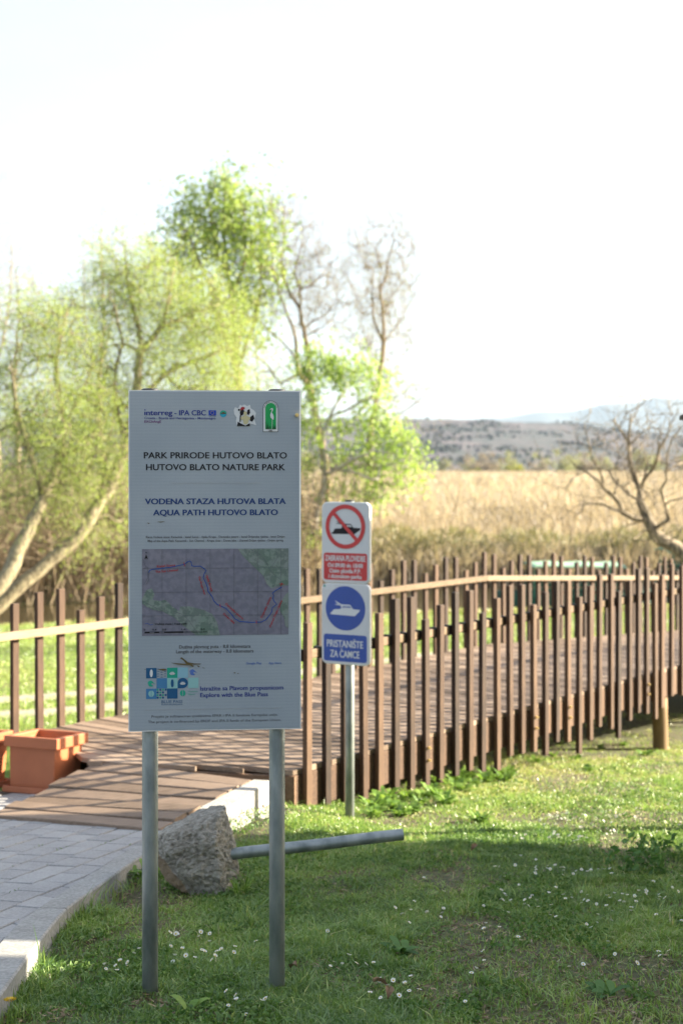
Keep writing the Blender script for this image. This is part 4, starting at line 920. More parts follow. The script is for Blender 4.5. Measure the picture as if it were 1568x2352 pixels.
# ------------------------------------------------------------------ uprooted concrete footing with its pipe
RY = 7.35; rc = P(452, 1968, RY)
fo = empty('concrete_footing', (rc.x, RY + 0.06, float(gz(rc.x, RY))), 0, 'uprooted lump of rough concrete with a bent galvanised pipe, lying behind the board posts', 'concrete footing')
bm = bmesh.new()
hull = [(362, 1915, -.10), (360, 1968, -.12), (384, 2012, -.13), (440, 2050, -.12), (500, 2068, -.10), (530, 2066, -.06), (548, 2000, .02), (540, 2020, .1), (530, 1955, -.03), (522, 1893, -.02), (514, 1862, .02), (498, 1882, -.10), (508, 2005, -.15), (500, 1925, -.15), (430, 1900, -.13), (400, 1940, -.17), (430, 1990, -.18),
        (370, 1925, .16), (440, 1890, .2), (505, 1875, .18), (520, 1960, .22), (510, 2060, .2), (400, 2050, .2), (365, 1990, .17)]
for px, py, dy in hull:
    p = P(px, py, RY) ; bm.verts.new((p.x - fo.location.x, dy, p.z - fo.location.z))
bmesh.ops.convex_hull(bm, input=bm.verts)
bmesh.ops.triangulate(bm, faces=bm.faces)
for _ in range(4): bmesh.ops.subdivide_edges(bm, edges=[e for e in bm.edges if e.calc_length() > 0.014], cuts=1, use_grid_fill=True); bmesh.ops.triangulate(bm, faces=bm.faces)
bm.normal_update()
from mathutils import noise as mnoise
for v in bm.verts:
    p = v.co; n_ = mnoise.noise(p * 9) * 0.014 + mnoise.noise(p * 28) * 0.011 - max(0.0, mnoise.noise(p * 55) - 0.15) * 0.03 + mnoise.noise(p * 75) * 0.006
    smooth_zone = max(0, min(1, (-(p.x) - 0.05) * 8)) * (1 if p.z < 0.17 else 0.2)
    v.co += v.normal * n_ * (1 - 0.8 * smooth_zone)
me = bpy.data.meshes.new('lump'); bm.to_mesh(me); bm.free(); me.materials.append(M['rock'])
lo = bpy.data.objects.new('lump', me); COL.objects.link(lo); lo.parent = fo
mb = MB(); a = P(500, 1966, RY + 0.05); b_ = P(925, 1917, RY + 0.18); pts = [a.lerp(b_, t) for t in np.linspace(0, 1, 8)]
off = Vector(fo.location)
pts = [p - off + Vector((0, 0, 0.002 * math.sin(i * 1.3))) for i, p in enumerate(pts)]
k_ = 20; dirp = (pts[-1] - pts[0]).normalized()
mb.tube(pts, 0.0305, k_, cap=False)
mb.tube([pts[-1], pts[-1] - dirp * 0.12], 0.0275, k_, cap=False)
pi = mb.build('pipe', M['galv'], fo, smooth=True)
mb = MB()
an = [2 * math.pi * i / k_ for i in range(k_)]; e1 = dirp.cross(Vector((0, 0, 1))).normalized(); e2 = dirp.cross(e1)
v = [tuple(pts[-1] + (e1 * math.cos(x) + e2 * math.sin(x)) * 0.0305) for x in an] + [tuple(pts[-1] + (e1 * math.cos(x) + e2 * math.sin(x)) * 0.0275) for x in an]
mb.add(v, [(i, (i + 1) % k_, k_ + (i + 1) % k_, k_ + i) for i in range(k_)]); mb.build('pipe_rim', M['galv'], pi)
mb = MB(); mb.tube([pts[-1] - dirp * 0.12, pts[-1] - dirp * 0.125], 0.0274, k_); mb.build('pipe_plug', M['soil'], pi)
# ------------------------------------------------------------------ vegetation builders
def unit(v): return v / np.maximum(np.linalg.norm(v, axis=-1, keepdims=True), 1e-9)
def leaves_mesh(C, L, Wd, dirs=None, spread=0.7):
    """many diamond leaves: centres C, length L, width Wd (arrays), hanging roughly along dirs"""
    n = len(C); d = rng.normal(size=(n, 3)) if dirs is None else dirs + rng.normal(size=(n, 3)) * spread
    d = unit(d); s_ = unit(np.cross(d, rng.normal(size=(n, 3)))); nn = np.cross(d, s_)
    L = np.broadcast_to(L, (n,))[:, None]; Wd = np.broadcast_to(Wd, (n,))[:, None]
    a = C - d * L * 0.5; c = C + d * L * 0.5; m1 = C + s_ * Wd * 0.5 + nn * L * 0.06; m2 = C - s_ * Wd * 0.5 + nn * L * 0.06
    V = np.stack([a, m1, c, m2], 1).reshape(-1, 3)
    return V, np.arange(4 * n).reshape(-1, 4)
CLUMP, CSIG, DENS = 5.0, 0.34, 1.0
class Tree:
    def __init__(s): s.P = np.zeros((60000, 3)); s.par = np.full(60000, -1); s.minr = np.zeros(60000); s.n = 0
    def node(s, p, par, r=0.0): s.P[s.n] = p; s.par[s.n] = par; s.minr[s.n] = r; s.n += 1; return s.n - 1
    def limb(s, pts, r0, r1, step=0.3, wob=0.02):
        pts = resample(pts, step); n = len(pts)
        if s.n:
            d = np.linalg.norm(s.P[:s.n] - np.array(pts[0]), axis=1); prev = int(d.argmin()); st = 1
        else: prev = -1; st = 0
        for k in range(st, n):
            t = k / max(1, n - 1); q = np.array(pts[k]) + rng.normal(size=3) * wob
            prev = s.node(q, prev, r0 * (1 - t) + r1 * t)
    def attract(s, A, step=0.3, jit=0.04, up=0.25, maxd=6.0):
        tips = []
        d0 = np.array([np.linalg.norm(s.P[:s.n] - a, axis=1).min() for a in A]); 
        for a in A[np.argsort(d0)]:
            dv = s.P[:s.n] - a; d = np.linalg.norm(dv, axis=1) + 0.35 * np.clip(dv[:, 2], 0, None)   # prefers joining from below
            i = int(d.argmin()); p = s.P[i]; L = np.linalg.norm(a - p)
            if L > maxd: continue
            pd = unit((p - s.P[s.par[i]])[None])[0] if s.par[i] >= 0 else np.array([0, 0, 1.0])
            c = p + pd * L * 0.35 + np.array([0, 0, up * L * 0.3])
            m_ = max(2, int(L / step)); prev = i
            for k in range(1, m_ + 1):
                t = k / m_; q = (1 - t) ** 2 * p + 2 * t * (1 - t) * c + t * t * a
                if k < m_: q = q + rng.normal(size=3) * jit
                prev = s.node(q, prev)
            tips.append(prev)
        return np.array(tips, int)
    def mesh(s, rtip=0.006, ex=0.48, rbig=99):
        n = s.n; cnt = np.zeros(n); kids = [[] for _ in range(n)]
        for i in range(n - 1, -1, -1):
            if cnt[i] == 0: cnt[i] = 1
            if s.par[i] >= 0: cnt[s.par[i]] += cnt[i]; kids[s.par[i]].append(i)
        r = np.maximum(s.minr[:n], np.minimum(rtip * cnt ** ex, rbig))
        for i in range(n):
            p = s.par[i]
            if p >= 0: r[i] = min(r[i], r[p])
        mb = MB(); done = np.zeros(n, bool)
        stack = [i for i in range(n) if s.par[i] < 0]
        starts = [(i, None) for i in stack]
        while starts:
            i, p = starts.pop(); ch = [i] if p is None else [p, i]; c = i
            while kids[c]:
                ks = sorted(kids[c], key=lambda k: -r[k]); 
                for o in ks[1:]: starts.append((o, c))
                c = ks[0]; ch.append(c)
            if len(ch) < 2: continue
            rr = r[ch].copy()
            if p is not None: rr[0] = min(rr[0], rr[1] * 1.25)
            rr[-1] *= 0.55
            mb.tube(s.P[ch], rr, 8 if rr.max() > 0.08 else (5 if rr.max() > 0.02 else 3), cap=rr.max() > 0.02)
        return mb
def ell(px, py, rx, ry, Y, n, dy=None, shell=0.5):
    n = max(3, int(n * DENS))
    """n points inside an ellipsoid given on the survey grid, true depth extent dy"""
    c = np.array(P(px, py, Y)); a = rx / F * Y; b_ = ry / F * Y; dy = dy if dy else (a + b_) / 2
    m_ = max(2, int(n / CLUMP)); S_ = np.array([a, dy, b_])
    u = unit(rng.normal(size=(m_, 3))); rad = rng.random(m_) ** (1 / 3 * (1 - 0.4 * shell))
    cc = u * rad[:, None] * 1.04
    q = cc[rng.integers(0, m_, n)] + rng.normal(size=(n, 3)) * (CSIG / S_)
    return c + q * S_
def pts_px(L, Y0, Y1=None):
    Y1 = Y0 if Y1 is None else Y1; n = len(L)
    return [P(x, y, Y0 + (Y1 - Y0) * i / max(1, n - 1)) for i, (x, y) in enumerate(L)]
def cz(L, x0, y0, k): return [((x0 + k * x) * 0.91857, (y0 + k * y) * 0.91857) for x, y in L]
def make_tree(name, label, root, limbs, env, Y, bark_m, leaf_m=None, nleaf=14, ll=0.10, lw=0.03, spread=0.28, droop=0.5, rtip=0.006, twigs=3, twl=0.6, group=None, cat='tree', maxd=6.0, jit=0.05, up=0.25, ex=0.48):
    o = empty(name, root, 0, label, cat, group); T_ = Tree()
    for pts, r0, r1 in limbs: T_.limb(pts, r0, r1)
    A = np.concatenate(env)
    tips = T_.attract(A, jit=jit, maxd=maxd, up=up)
    # fine twigs spraying out of every tip
    base = T_.P[tips].copy(); pdir = unit(base - T_.P[T_.par[tips]])
    tw = []
    for q in range(twigs):
        d = unit(pdir + rng.normal(size=base.shape) * 0.55 + np.array([0, 0, 0.25 - 0.5 * droop]))
        L = twl * rng.uniform(0.5, 1.2, len(base))[:, None]
        mid = base + d * L * 0.5; end = base + d * L + np.array([0, 0, -0.25 * droop]) * L
        tw.append((mid, end))
        for i in range(len(base)):
            if T_.n > 59000: break
            a = T_.node(mid[i], tips[i]); T_.node(end[i], a)
    off = np.array(root)
    mbt = T_.mesh(rtip, ex); mbt.V = [v - off for v in mbt.V]
    mbt.build('trunk', bark_m, o, smooth=True)
    if leaf_m is not None and nleaf:
        k = nleaf; n = len(base)
        src = np.stack([np.concatenate([m_, e_])[rng.integers(0, 2 * n, n)] for m_, e_ in tw], 1)   # (n, twigs, 3)
        C = []
        for q in range(twigs):
            m_, e_ = tw[q]; kk_ = max(1, k // twigs)
            t = rng.random((n, kk_, 1)) * 1.15
            pth = base[:, None] * (1 - t) ** 2 + 2 * t * (1 - t) * m_[:, None] + t * t * e_[:, None]
            C.append((pth + rng.normal(size=pth.shape) * spread * 0.5).reshape(-1, 3))
        C = np.concatenate(C) - off
        sz = rng.uniform(0.7, 1.3, len(C))
        V, Q = leaves_mesh(C, ll * sz, lw * sz, np.array([0, 0, -droop]) + rng.normal(size=(len(C), 3)) * 0.3)
        mbc = MB(); mbc.add(V, Q); mbc.build('crown', leaf_m, o)
    return o
def gp(x, y): return Vector((x, y, float(gz(x, y))))

DENS = 0.56
# two leaning willows on the left bank, near their trunks
g0 = gp(-10.0, 34.2)
lt1 = [(-45, 1445), (0, 1345), (40, 1270), (75, 1195), (105, 1135), (130, 1060), (150, 980)]
l1 = [([g0] + pts_px(lt1[1:], 34.6, 36.5), 0.26, 0.09), (pts_px([(105, 1135), (70, 1040), (40, 940), (25, 850)], 35.6, 34.5), 0.09, 0.03), (pts_px([(130, 1060), (200, 1010), (245, 956), (200, 915), (142, 885)], 36, 37), 0.06, 0.03), (pts_px([(150, 980), (130, 860), (140, 760), (170, 690)], 36.5, 36), 0.08, 0.02), (pts_px([(150, 980), (210, 850), (240, 760)], 36.5, 37), 0.05, 0.02)]
env = [ell(160, 745, 90, 90, 36, 150), ell(90, 880, 150, 140, 36, 330), ell(60, 1060, 160, 130, 36, 190), ell(210, 1010, 150, 130, 36.3, 260), ell(150, 1205, 140, 55, 35.8, 40), ell(60, 760, 80, 60, 35.5, 40)]
make_tree('willow_tree', 'leaning willow with a thick pale trunk at the left edge of the canal bank', g0, l1, env, 36, M['bark_willow'], M['willow_leaf'], 60, 0.075, 0.026, 0.36, 0.5, 0.0036, 3, 0.85)
g0 = gp(-9.7, 34.9)
lt2 = [(-60, 1440), (0, 1388), (60, 1335), (120, 1282), (180, 1232), (220, 1170), (252, 1120), (290, 1022), (312, 930), (316, 870), (323, 812)]
l2 = [([g0] + pts_px(lt2[1:], 35.2, 38), 0.21, 0.075), (pts_px([(323, 812), (318, 753), (299, 680), (290, 610), (285, 560)], 38, 38.5), 0.07, 0.015), (pts_px([(323, 812), (369, 753), (394, 655), (405, 600)], 38, 38), 0.06, 0.015), (pts_px([(369, 753), (440, 720), (500, 700)], 38, 39), 0.045, 0.015), (pts_px([(290, 1022), (262, 880), (279, 782), (260, 690)], 37.5, 37), 0.06, 0.015), (pts_px([(312, 930), (380, 860), (470, 820), (540, 800)], 38, 39), 0.05, 0.02), (pts_px([(290, 1022), (340, 980), (430, 940), (520, 920)], 37.5, 38), 0.06, 0.02), (pts_px([(220, 1170), (250, 1020), (268, 900)], 36.8, 37), 0.05, 0.02)]
env = [ell(290, 590, 62, 55, 38.3, 80), ell(375, 655, 105, 95, 38.3, 230), ell(270, 740, 150, 110, 38, 330), ell(450, 790, 130, 130, 38.5, 380), ell(330, 930, 200, 120, 38, 420), ell(520, 920, 75, 130, 38.5, 190), ell(240, 1120, 140, 110, 37.3, 130)]
make_tree('willow_tree', 'tall willow whose leaning trunk forks above the information board, full of yellow green leaves', g0, l2, env, 38, M['bark_willow'], M['willow_leaf'], 60, 0.075, 0.026, 0.36, 0.5, 0.0036, 3, 0.85)
# denser willow scrub on the far bank
for k, (px, lab, ev) in enumerate(((70, 'bushy willow on the far bank, lowest and leftmost of the bank scrub', [(40, 1000, 150, 180, 150), (100, 1220, 130, 90, 60)]), (420, 'bushy willow on the far bank, hidden low behind the information board', [(400, 1020, 170, 200, 260), (420, 1220, 160, 90, 70)]), (590, 'slim willow bush on the far bank behind the top right board corner', [(585, 930, 70, 130, 170), (600, 1090, 90, 120, 120)]))):
    X0 = (px - CX) / F * 46; Yb = float(shore_far(X0)) + 2.2; g0 = gp((px - CX) / F * Yb, Yb)
    env = [ell(a, b_, c, d, Yb + 0.4, n) for a, b_, c, d, n in ev]
    top = ev[0][1] - ev[0][3] * 0.6
    lim = [([g0] + pts_px([(px + 10, 1230), (px - 15, 1100), (px + 5, top + 60), (px - 5, top)], Yb, Yb + 0.5), 0.13, 0.02), (pts_px([(px + 5, 1240), (px + 70, 1120), (px + 95, 1000)], Yb, Yb - 0.6), 0.08, 0.02), (pts_px([(px + 8, 1260), (px - 60, 1130), (px - 80, 1010)], Yb, Yb - 0.6), 0.08, 0.02)]
    make_tree('willow_bush', lab, g0, lim, env, Yb, M['bark_willow'], M['willow_leaf'], 48, 0.09, 0.03, 0.42, 0.5, 0.0045, 3, 0.9, group='willow scrub on the far bank')
DENS = 0.62; CLUMP = 4.0; CSIG = 0.36
# tall leafy poplar
Yb = 49.5; g0 = gp((560 - CX) / F * Yb, Yb)
lim = [([g0] + pts_px([(560, 1150), (556, 980), (545, 850), (535, 720), (520, 600), (515, 500), (515, 420)], Yb, Yb + 0.3), 0.24, 0.02), (pts_px([(548, 860), (500, 720), (460, 600), (420, 520)], Yb, Yb - 0.6), 0.08, 0.015), (pts_px([(545, 840), (590, 720), (600, 600), (595, 480)], Yb, Yb + 0.6), 0.08, 0.015), (pts_px([(530, 690), (560, 600), (560, 480)], Yb, Yb), 0.05, 0.015), (pts_px([(525, 640), (490, 540), (480, 460)], Yb, Yb), 0.05, 0.015)]
env = [ell(515, 412, 32, 36, Yb, 32), ell(470, 500, 72, 62, Yb, 110), ell(548, 495, 62, 62, Yb, 100), ell(430, 560, 50, 55, Yb, 70), ell(510, 600, 110, 80, Yb, 200), ell(590, 620, 52, 105, Yb, 90), ell(622, 470, 34, 36, Yb, 16), ell(575, 415, 22, 22, Yb, 8), ell(560, 740, 58, 90, Yb, 80), ell(500, 720, 60, 60, Yb, 50)]
make_tree('poplar_tree', 'tallest leafy tree, a fresh green poplar with clumped foliage above the board', g0, lim, env, Yb, M['bark_brown'], M['poplar_leaf'], 22, 0.14, 0.10, 0.36, 0.5, 0.004, 3, 0.6)
DENS = 0.9; CLUMP = 5.0; CSIG = 0.5
# brown forked tree, nearly bare
Yb = 50.5
z5 = lambda L: cz(L, 600, 400, 0.3614)
g0 = gp((z5([(610, 2300)])[0][0] - CX) / F * Yb, Yb)
lim = [([g0] + pts_px(z5([(600, 2200), (560, 1950), (500, 1650), (470, 1450), (465, 1280)]), Yb), 0.23, 0.13), (pts_px(z5([(465, 1280), (430, 1100), (415, 900), (380, 770), (420, 600), (425, 470)]), Yb), 0.12, 0.02), (pts_px(z5([(412, 1010), (350, 920), (300, 820), (285, 700), (300, 560), (305, 330)]), Yb, Yb + .8), 0.09, 0.012), (pts_px(z5([(490, 1560), (410, 1480), (390, 1380), (380, 1220), (330, 1080), (280, 930), (200, 710)]), Yb, Yb - 1), 0.12, 0.02), (pts_px(z5([(390, 1400), (310, 1270), (200, 1180), (110, 1090)]), Yb, Yb - .5), 0.06, 0.015), (pts_px(z5([(450, 1140), (560, 1090), (690, 980)]), Yb, Yb + .6), 0.035, 0.01), (pts_px(z5([(455, 1230), (560, 1160), (650, 1090)]), Yb, Yb + .6), 0.03, 0.01), (pts_px(z5([(425, 920), (540, 830), (620, 700)]), Yb), 0.03, 0.01), (pts_px(z5([(380, 1190), (440, 1080)]), Yb), 0.05, 0.02), (pts_px(z5([(320, 1600), (180, 1420), (60, 1290), (-40, 1190)]), Yb, Yb - 1), 0.07, 0.02)]
lim = [(a_, r0 * 0.68, r1 * 0.68) for a_, r0, r1 in lim]
env = [ell(*z5([(400, 700)])[0], 75, 110, Yb, 150), ell(*z5([(560, 900)])[0], 60, 75, Yb, 110), ell(*z5([(300, 500)])[0], 45, 95, Yb, 90), ell(*z5([(560, 1150)])[0], 60, 50, Yb, 70), ell(*z5([(260, 1000)])[0], 60, 70, Yb, 90)]
make_tree('bare_tree', 'nearly bare brown tree with a forked trunk, right of the leafy poplar', g0, lim, env, Yb, M['bark_brown'], M['bud'], 4, 0.05, 0.03, 0.3, -0.9, 0.0023, 6, 0.8, ex=0.43)
# slender bare tree standing alone
Yb = 52.0
g0 = gp((z5([(880, 2100)])[0][0] - CX) / F * Yb, Yb)
lim = [([g0] + pts_px(z5([(895, 2000), (910, 1800), (955, 1600), (975, 1400), (987, 1260)]), Yb), 0.24, 0.13), (pts_px(z5([(985, 1260), (930, 1120), (915, 950), (920, 760), (925, 650)]), Yb), 0.09, 0.012), (pts_px(z5([(997, 1250), (990, 1150), (978, 1000), (968, 880), (960, 750), (945, 640)]), Yb), 0.11, 0.012), (pts_px(z5([(1005, 1260), (1080, 1150), (1130, 1060)]), Yb, Yb + .5), 0.04, 0.01), (pts_px(z5([(985, 900), (1020, 720), (1070, 560)]), Yb), 0.045, 0.01), (pts_px(z5([(965, 1560), (1060, 1490), (1180, 1400)]), Yb), 0.035, 0.01), (pts_px(z5([(985, 1645), (1080, 1640), (1190, 1560)]), Yb), 0.03, 0.01), (pts_px(z5([(960, 1760), (1120, 1745), (1260, 1640), (1330, 1540)]), Yb, Yb - .5), 0.04, 0.01), (pts_px(z5([(930, 1960), (1010, 1890), (1200, 1800)]), Yb, Yb - .5), 0.04, 0.01), (pts_px(z5([(960, 1590), (900, 1500), (880, 1420)]), Yb), 0.03, 0.01)]
lim = [(a_, r0 * 0.6, r1 * 0.6) for a_, r0, r1 in lim]
env = [ell(*z5([(985, 620)])[0], 42, 80, Yb, 130), ell(*z5([(970, 900)])[0], 70, 100, Yb, 190), ell(*z5([(1060, 1050)])[0], 52, 80, Yb, 110), ell(*z5([(900, 1200)])[0], 45, 90, Yb, 80), ell(*z5([(1080, 1420)])[0], 60, 90, Yb, 100), ell(*z5([(1230, 1620)])[0], 40, 40, Yb, 40), ell(*z5([(890, 1500)])[0], 35, 60, Yb, 40)]
make_tree('bare_tree', 'slender upright bare tree with fine twigs and few buds, standing against the open sky', g0, lim, env, Yb, M['bark_brown'], M['bud'], 7, 0.055, 0.035, 0.3, -0.9, 0.0022, 6, 0.7, ex=0.43)
DENS = 0.34
# pale stemmed leafy tree between the board and the small signs
Yb = 47.2
z7 = lambda L: cz(L, 700, 800, 0.2551)
g0 = gp((z7([(335, 2450)])[0][0] - CX) / F * Yb, Yb + 0.9)
Yb = Yb + 0.9
lim = [([g0] + pts_px(z7([(345, 2150), (350, 1900), (380, 1780), (420, 1650), (440, 1520)]), Yb), 0.19, 0.15), (pts_px(z7([(440, 1520), (430, 1350), (410, 1130), (380, 950), (310, 800), (250, 650), (240, 450)]), Yb), 0.11, 0.02), (pts_px(z7([(440, 1560), (500, 1500), (620, 1430), (800, 1320), (960, 1270), (1150, 1330)]), Yb, Yb - 1.2), 0.10, 0.02), (pts_px(z7([(460, 1520), (560, 1460), (720, 1500), (880, 1560)]), Yb, Yb - .8), 0.05, 0.015), (pts_px(z7([(425, 1130), (480, 960), (560, 830), (700, 560)]), Yb, Yb + .5), 0.07, 0.015), (pts_px(z7([(480, 960), (640, 880), (800, 800), (900, 760)]), Yb, Yb - .5), 0.05, 0.015), (pts_px(z7([(430, 1500), (380, 1400), (300, 1270), (260, 1150)]), Yb), 0.05, 0.015), (pts_px(z7([(330, 2200), (290, 1880), (270, 1650), (258, 1480)]), Yb, Yb - .4), 0.055, 0.02), (pts_px(z7([(345, 1950), (335, 1800), (320, 1650), (310, 1550), (350, 1440)]), Yb, Yb - .5), 0.05, 0.02), (pts_px(z7([(350, 1900), (260, 1950), (200, 2000)]), Yb), 0.04, 0.015)]
lim = [(a_, r0 * 0.66, r1 * 0.66) for a_, r0, r1 in lim]
def e7(cx, cy, rx, ry, n, d=0.0): x, y = z7([(cx, cy)])[0]; return ell(x, y, rx * .2343, ry * .2343, Yb + d, n)
CLUMP = 2.6; CSIG = 0.24
env = [e7(330, 370, 140, 110, 70), e7(440, 400, 80, 60, 24), e7(640, 490, 150, 90, 60), e7(785, 395, 30, 40, 12), e7(820, 660, 210, 150, 90), e7(590, 640, 100, 90, 28), e7(270, 800, 80, 330, 90), e7(400, 980, 150, 200, 36), e7(560, 1060, 130, 110, 30), e7(850, 990, 210, 130, 64), e7(1040, 960, 90, 110, 44), e7(690, 1380, 260, 120, 64), e7(980, 1300, 130, 110, 64), e7(1180, 1290, 120, 160, 90), e7(1235, 1490, 80, 90, 40), e7(870, 1610, 130, 150, 70), e7(680, 1600, 120, 100, 24), e7(300, 1280, 120, 200, 36), e7(270, 2150, 100, 240, 130), e7(480, 1700, 60, 80, 16)]
DENS = 0.26
make_tree('maple_tree', 'pale stemmed young tree in bright fresh leaf between the board and the small signs', g0, lim, env, Yb, M['bark_pale'], M['fresh_leaf'], 21, 0.125, 0.09, 0.26, 0.7, 0.0036, 3, 0.5)
DENS = 0.5; CLUMP = 3.0; CSIG = 0.4
# bare leaning tree near the boats
Yb = 29.5
z6 = lambda L: cz(L, 1400, 950, 0.2126)
g0 = gp((1640 - CX) / F * Yb, Yb)
def L6(L, a=0, b_=0): return pts_px(z6(L), Yb + a, Yb + b_)
lim = [([g0] + L6([(1560, 2300), (1470, 2080), (1360, 1980), (1200, 1900), (1110, 1820), (1060, 1720), (1030, 1620)]), 0.25, 0.16), (L6([(1030, 1620), (990, 1500), (930, 1420), (930, 1300), (870, 1170), (830, 1050), (815, 900), (795, 770), (735, 650), (665, 530)], 0, .5), 0.15, 0.022), (L6([(795, 770), (800, 690), (825, 500), (815, 390), (790, 400), (700, 590)], .4, .4), 0.04, 0.02), (L6([(825, 510), (910, 380), (917, 210)], .4, .6), 0.03, 0.012), (L6([(810, 760), (880, 680), (940, 630)], .4, .2), 0.028, 0.016), (L6([(930, 1300), (1000, 1180), (1090, 1050), (1160, 900), (1160, 730)], .1, -.4), 0.065, 0.025), (L6([(1100, 1020), (1170, 810), (1250, 680), (1300, 560)], -.2, -.6), 0.04, 0.02), (L6([(1010, 1180), (1020, 1000), (980, 850), (970, 740)], .1, .5), 0.032, 0.012), (L6([(1015, 970), (1090, 810)], .2, .2), 0.02, 0.012), (L6([(990, 1650), (860, 1610), (740, 1560), (700, 1470), (640, 1400), (540, 1290), (470, 1210), (350, 1110), (190, 1020)], 0, -.8), 0.095, 0.022), (L6([(540, 1270), (460, 1090), (380, 920), (375, 800), (310, 560), (290, 370)], -.5, -.8), 0.038, 0.01), (L6([(740, 1560), (620, 1520), (490, 1470), (280, 1450)], 0, .7), 0.05, 0.02), (L6([(500, 1480), (460, 1400), (230, 1350)], .5, .7), 0.026, 0.012), (L6([(670, 1400), (670, 1250), (590, 1070), (440, 1030)], -.4, 0), 0.034, 0.014), (L6([(1060, 1740), (1130, 1735), (1280, 1640), (1240, 1450), (1170, 1300), (1240, 1190), (1250, 1080), (1300, 950)], 0, -.6), 0.075, 0.02), (L6([(1220, 1430), (1300, 1400), (1440, 1390)], -.2, -.4), 0.03, 0.02), (L6([(1270, 1060), (1260, 870), (1300, 650), (1440, 540)], -.5, -.8), 0.032, 0.012), (L6([(1250, 1100), (1340, 1010), (1440, 960)], -.5, 0), 0.03, 0.015), (L6([(1060, 1770), (970, 1790), (860, 1860)], 0, -.4), 0.036, 0.018), (L6([(1200, 1880), (1240, 1800), (1310, 1750)], 0, -.2), 0.02, 0.01), (L6([(1290, 1900), (1380, 1840), (1440, 1720)], 0, -.3), 0.03, 0.015), (L6([(980, 1670), (830, 1700), (700, 1730)], 0, .4), 0.026, 0.012), (L6([(880, 1420), (820, 1340), (700, 1210), (640, 1100)], .1, .4), 0.035, 0.015), (L6([(870, 1170), (900, 1000), (960, 760), (1060, 500)], .2, .5), 0.026, 0.01), (L6([(700, 1200), (710, 1000), (660, 760)], .3, .3), 0.018, 0.01)]
lim = [(a_, r0 * 0.74, r1 * 0.74) for a_, r0, r1 in lim]
env = [ell(*z6([(500, 900)])[0], 70, 60, Yb, 60), ell(*z6([(750, 800)])[0], 60, 80, Yb, 80), ell(*z6([(1150, 800)])[0], 60, 70, Yb, 80), ell(*z6([(1350, 900)])[0], 40, 90, Yb, 70), ell(*z6([(400, 1350)])[0], 60, 30, Yb, 50), ell(*z6([(900, 1200)])[0], 90, 50, Yb, 60), ell(*z6([(1250, 1450)])[0], 50, 60, Yb, 60), ell(*z6([(850, 1680)])[0], 40, 25, Yb, 30), ell(*z6([(1000, 450)])[0], 80, 60, Yb, 26), ell(*z6([(180, 1250)])[0], 35, 40, Yb, 22)]
make_tree('bare_tree', 'gnarled leafless tree leaning in from the right edge above the moored boats', g0, lim, env, Yb, M['bark_dark'], None, 0, droop=-0.7, rtip=0.0034, twigs=3, twl=0.45, jit=0.02, ex=0.42)
# tall thin bare trees far left
for k, (px, top, lab) in enumerate(((-10, 420, 'tall thin leafless tree at the far left edge behind the willows'), (38, 560, 'shorter thin leafless tree just right of the left edge, behind the willows'), (232, 470, 'faint leafless treetop showing above the middle of the willows'))):
    Yb = 56.0 + k; g0 = gp((px - CX) / F * Yb, Yb)
    lim = [([g0] + pts_px([(px + 6, 1100), (px - 4, 900), (px + 5, 750), (px, top + 60)], Yb), 0.17, 0.015), (pts_px([(px - 2, 880), (px - 35, 740), (px - 40, top + 120)], Yb), 0.05, 0.012), (pts_px([(px + 2, 840), (px + 30, 700), (px + 38, top + 110)], Yb), 0.05, 0.012)]
    env = [ell(px, top + 110, 50, 110, Yb, 130), ell(px, top + 260, 70, 120, Yb, 130), ell(px - 5, top + 380, 65, 90, Yb, 70)]
    make_tree('bare_tree', lab, g0, lim, env, Yb, M['brush'], M['bud'], 4, 0.06, 0.035, 0.35, 0.1, 0.0023, 5, 0.9, group='thin bare trees behind the willows', ex=0.42)

# dry brush along the far bank under the willows: tangled stems nobody could count
def brush_mass(x0, x1, n, hmin, hmax, seed, name, mat):
    r_ = np.random.default_rng(seed); mb = MB()
    for i in range(n):
        x = r_.uniform(x0, x1); y = float(shore_far(x)) + r_.uniform(-0.5, 3.6); z = float(gz(x, y)) if y > float(shore_far(x)) else WATER + 0.02
        z = max(z, WATER - 0.1)
        h = r_.uniform(hmin, hmax); a = r_.uniform(0, 6.283); ln = r_.uniform(0.1, 0.9) * h
        dx, dy = math.cos(a) * ln, math.sin(a) * ln * 0.6; dr = r_.uniform(-0.2, 0.5) * h
        pts = [(x, y, z), (x + dx * .25 + r_.normal() * .06, y + dy * .25, z + h * .45), (x + dx * .6, y + dy * .6, z + h * .8), (x + dx, y + dy, z + h - dr * 0.5)]
        rr = r_.uniform(0.006, 0.02); mb.tube(pts, [rr, rr * .8, rr * .55, rr * .3], 3, cap=False)
        for q in range(2):
            b0 = np.array(pts[1 + q]); d = r_.normal(size=3) * 0.3 * h; d[2] = abs(d[2]) * 0.7
            mb.tube([b0, b0 + d * .5 + [0, 0, .05], b0 + d], [rr * .5, rr * .4, rr * .2], 3, cap=False)
    return tag(mb.build(name, mat), name.replace('_', ' ') + ' in a brown tangle along the water under the willows', 'brush', kind='stuff')
brush_mass(-13.5, -0.3, 3000, 0.7, 4.4, 5, 'dry_brush', M['brush'])
# fallen branches hanging into the water
for k, (L, lab) in enumerate((([(60, 1388), (110, 1372), (165, 1360), (210, 1365), (250, 1382)], 'pale arched branch dipping into the canal beside the leftmost brush'), ([(150, 1400), (195, 1392), (245, 1396), (275, 1402)], 'low pale branch lying on the canal water in front of the brush'))):
    mb = MB(); Yq = 43.0; mb.tube(pts_px(L, Yq, Yq + 0.8), [0.05, 0.045, 0.04, 0.03, 0.02][:len(L)], 6)
    tag(mb.build('fallen_branch', M['bark_pale'], smooth=True), lab, 'branch', 'branches fallen into the canal')

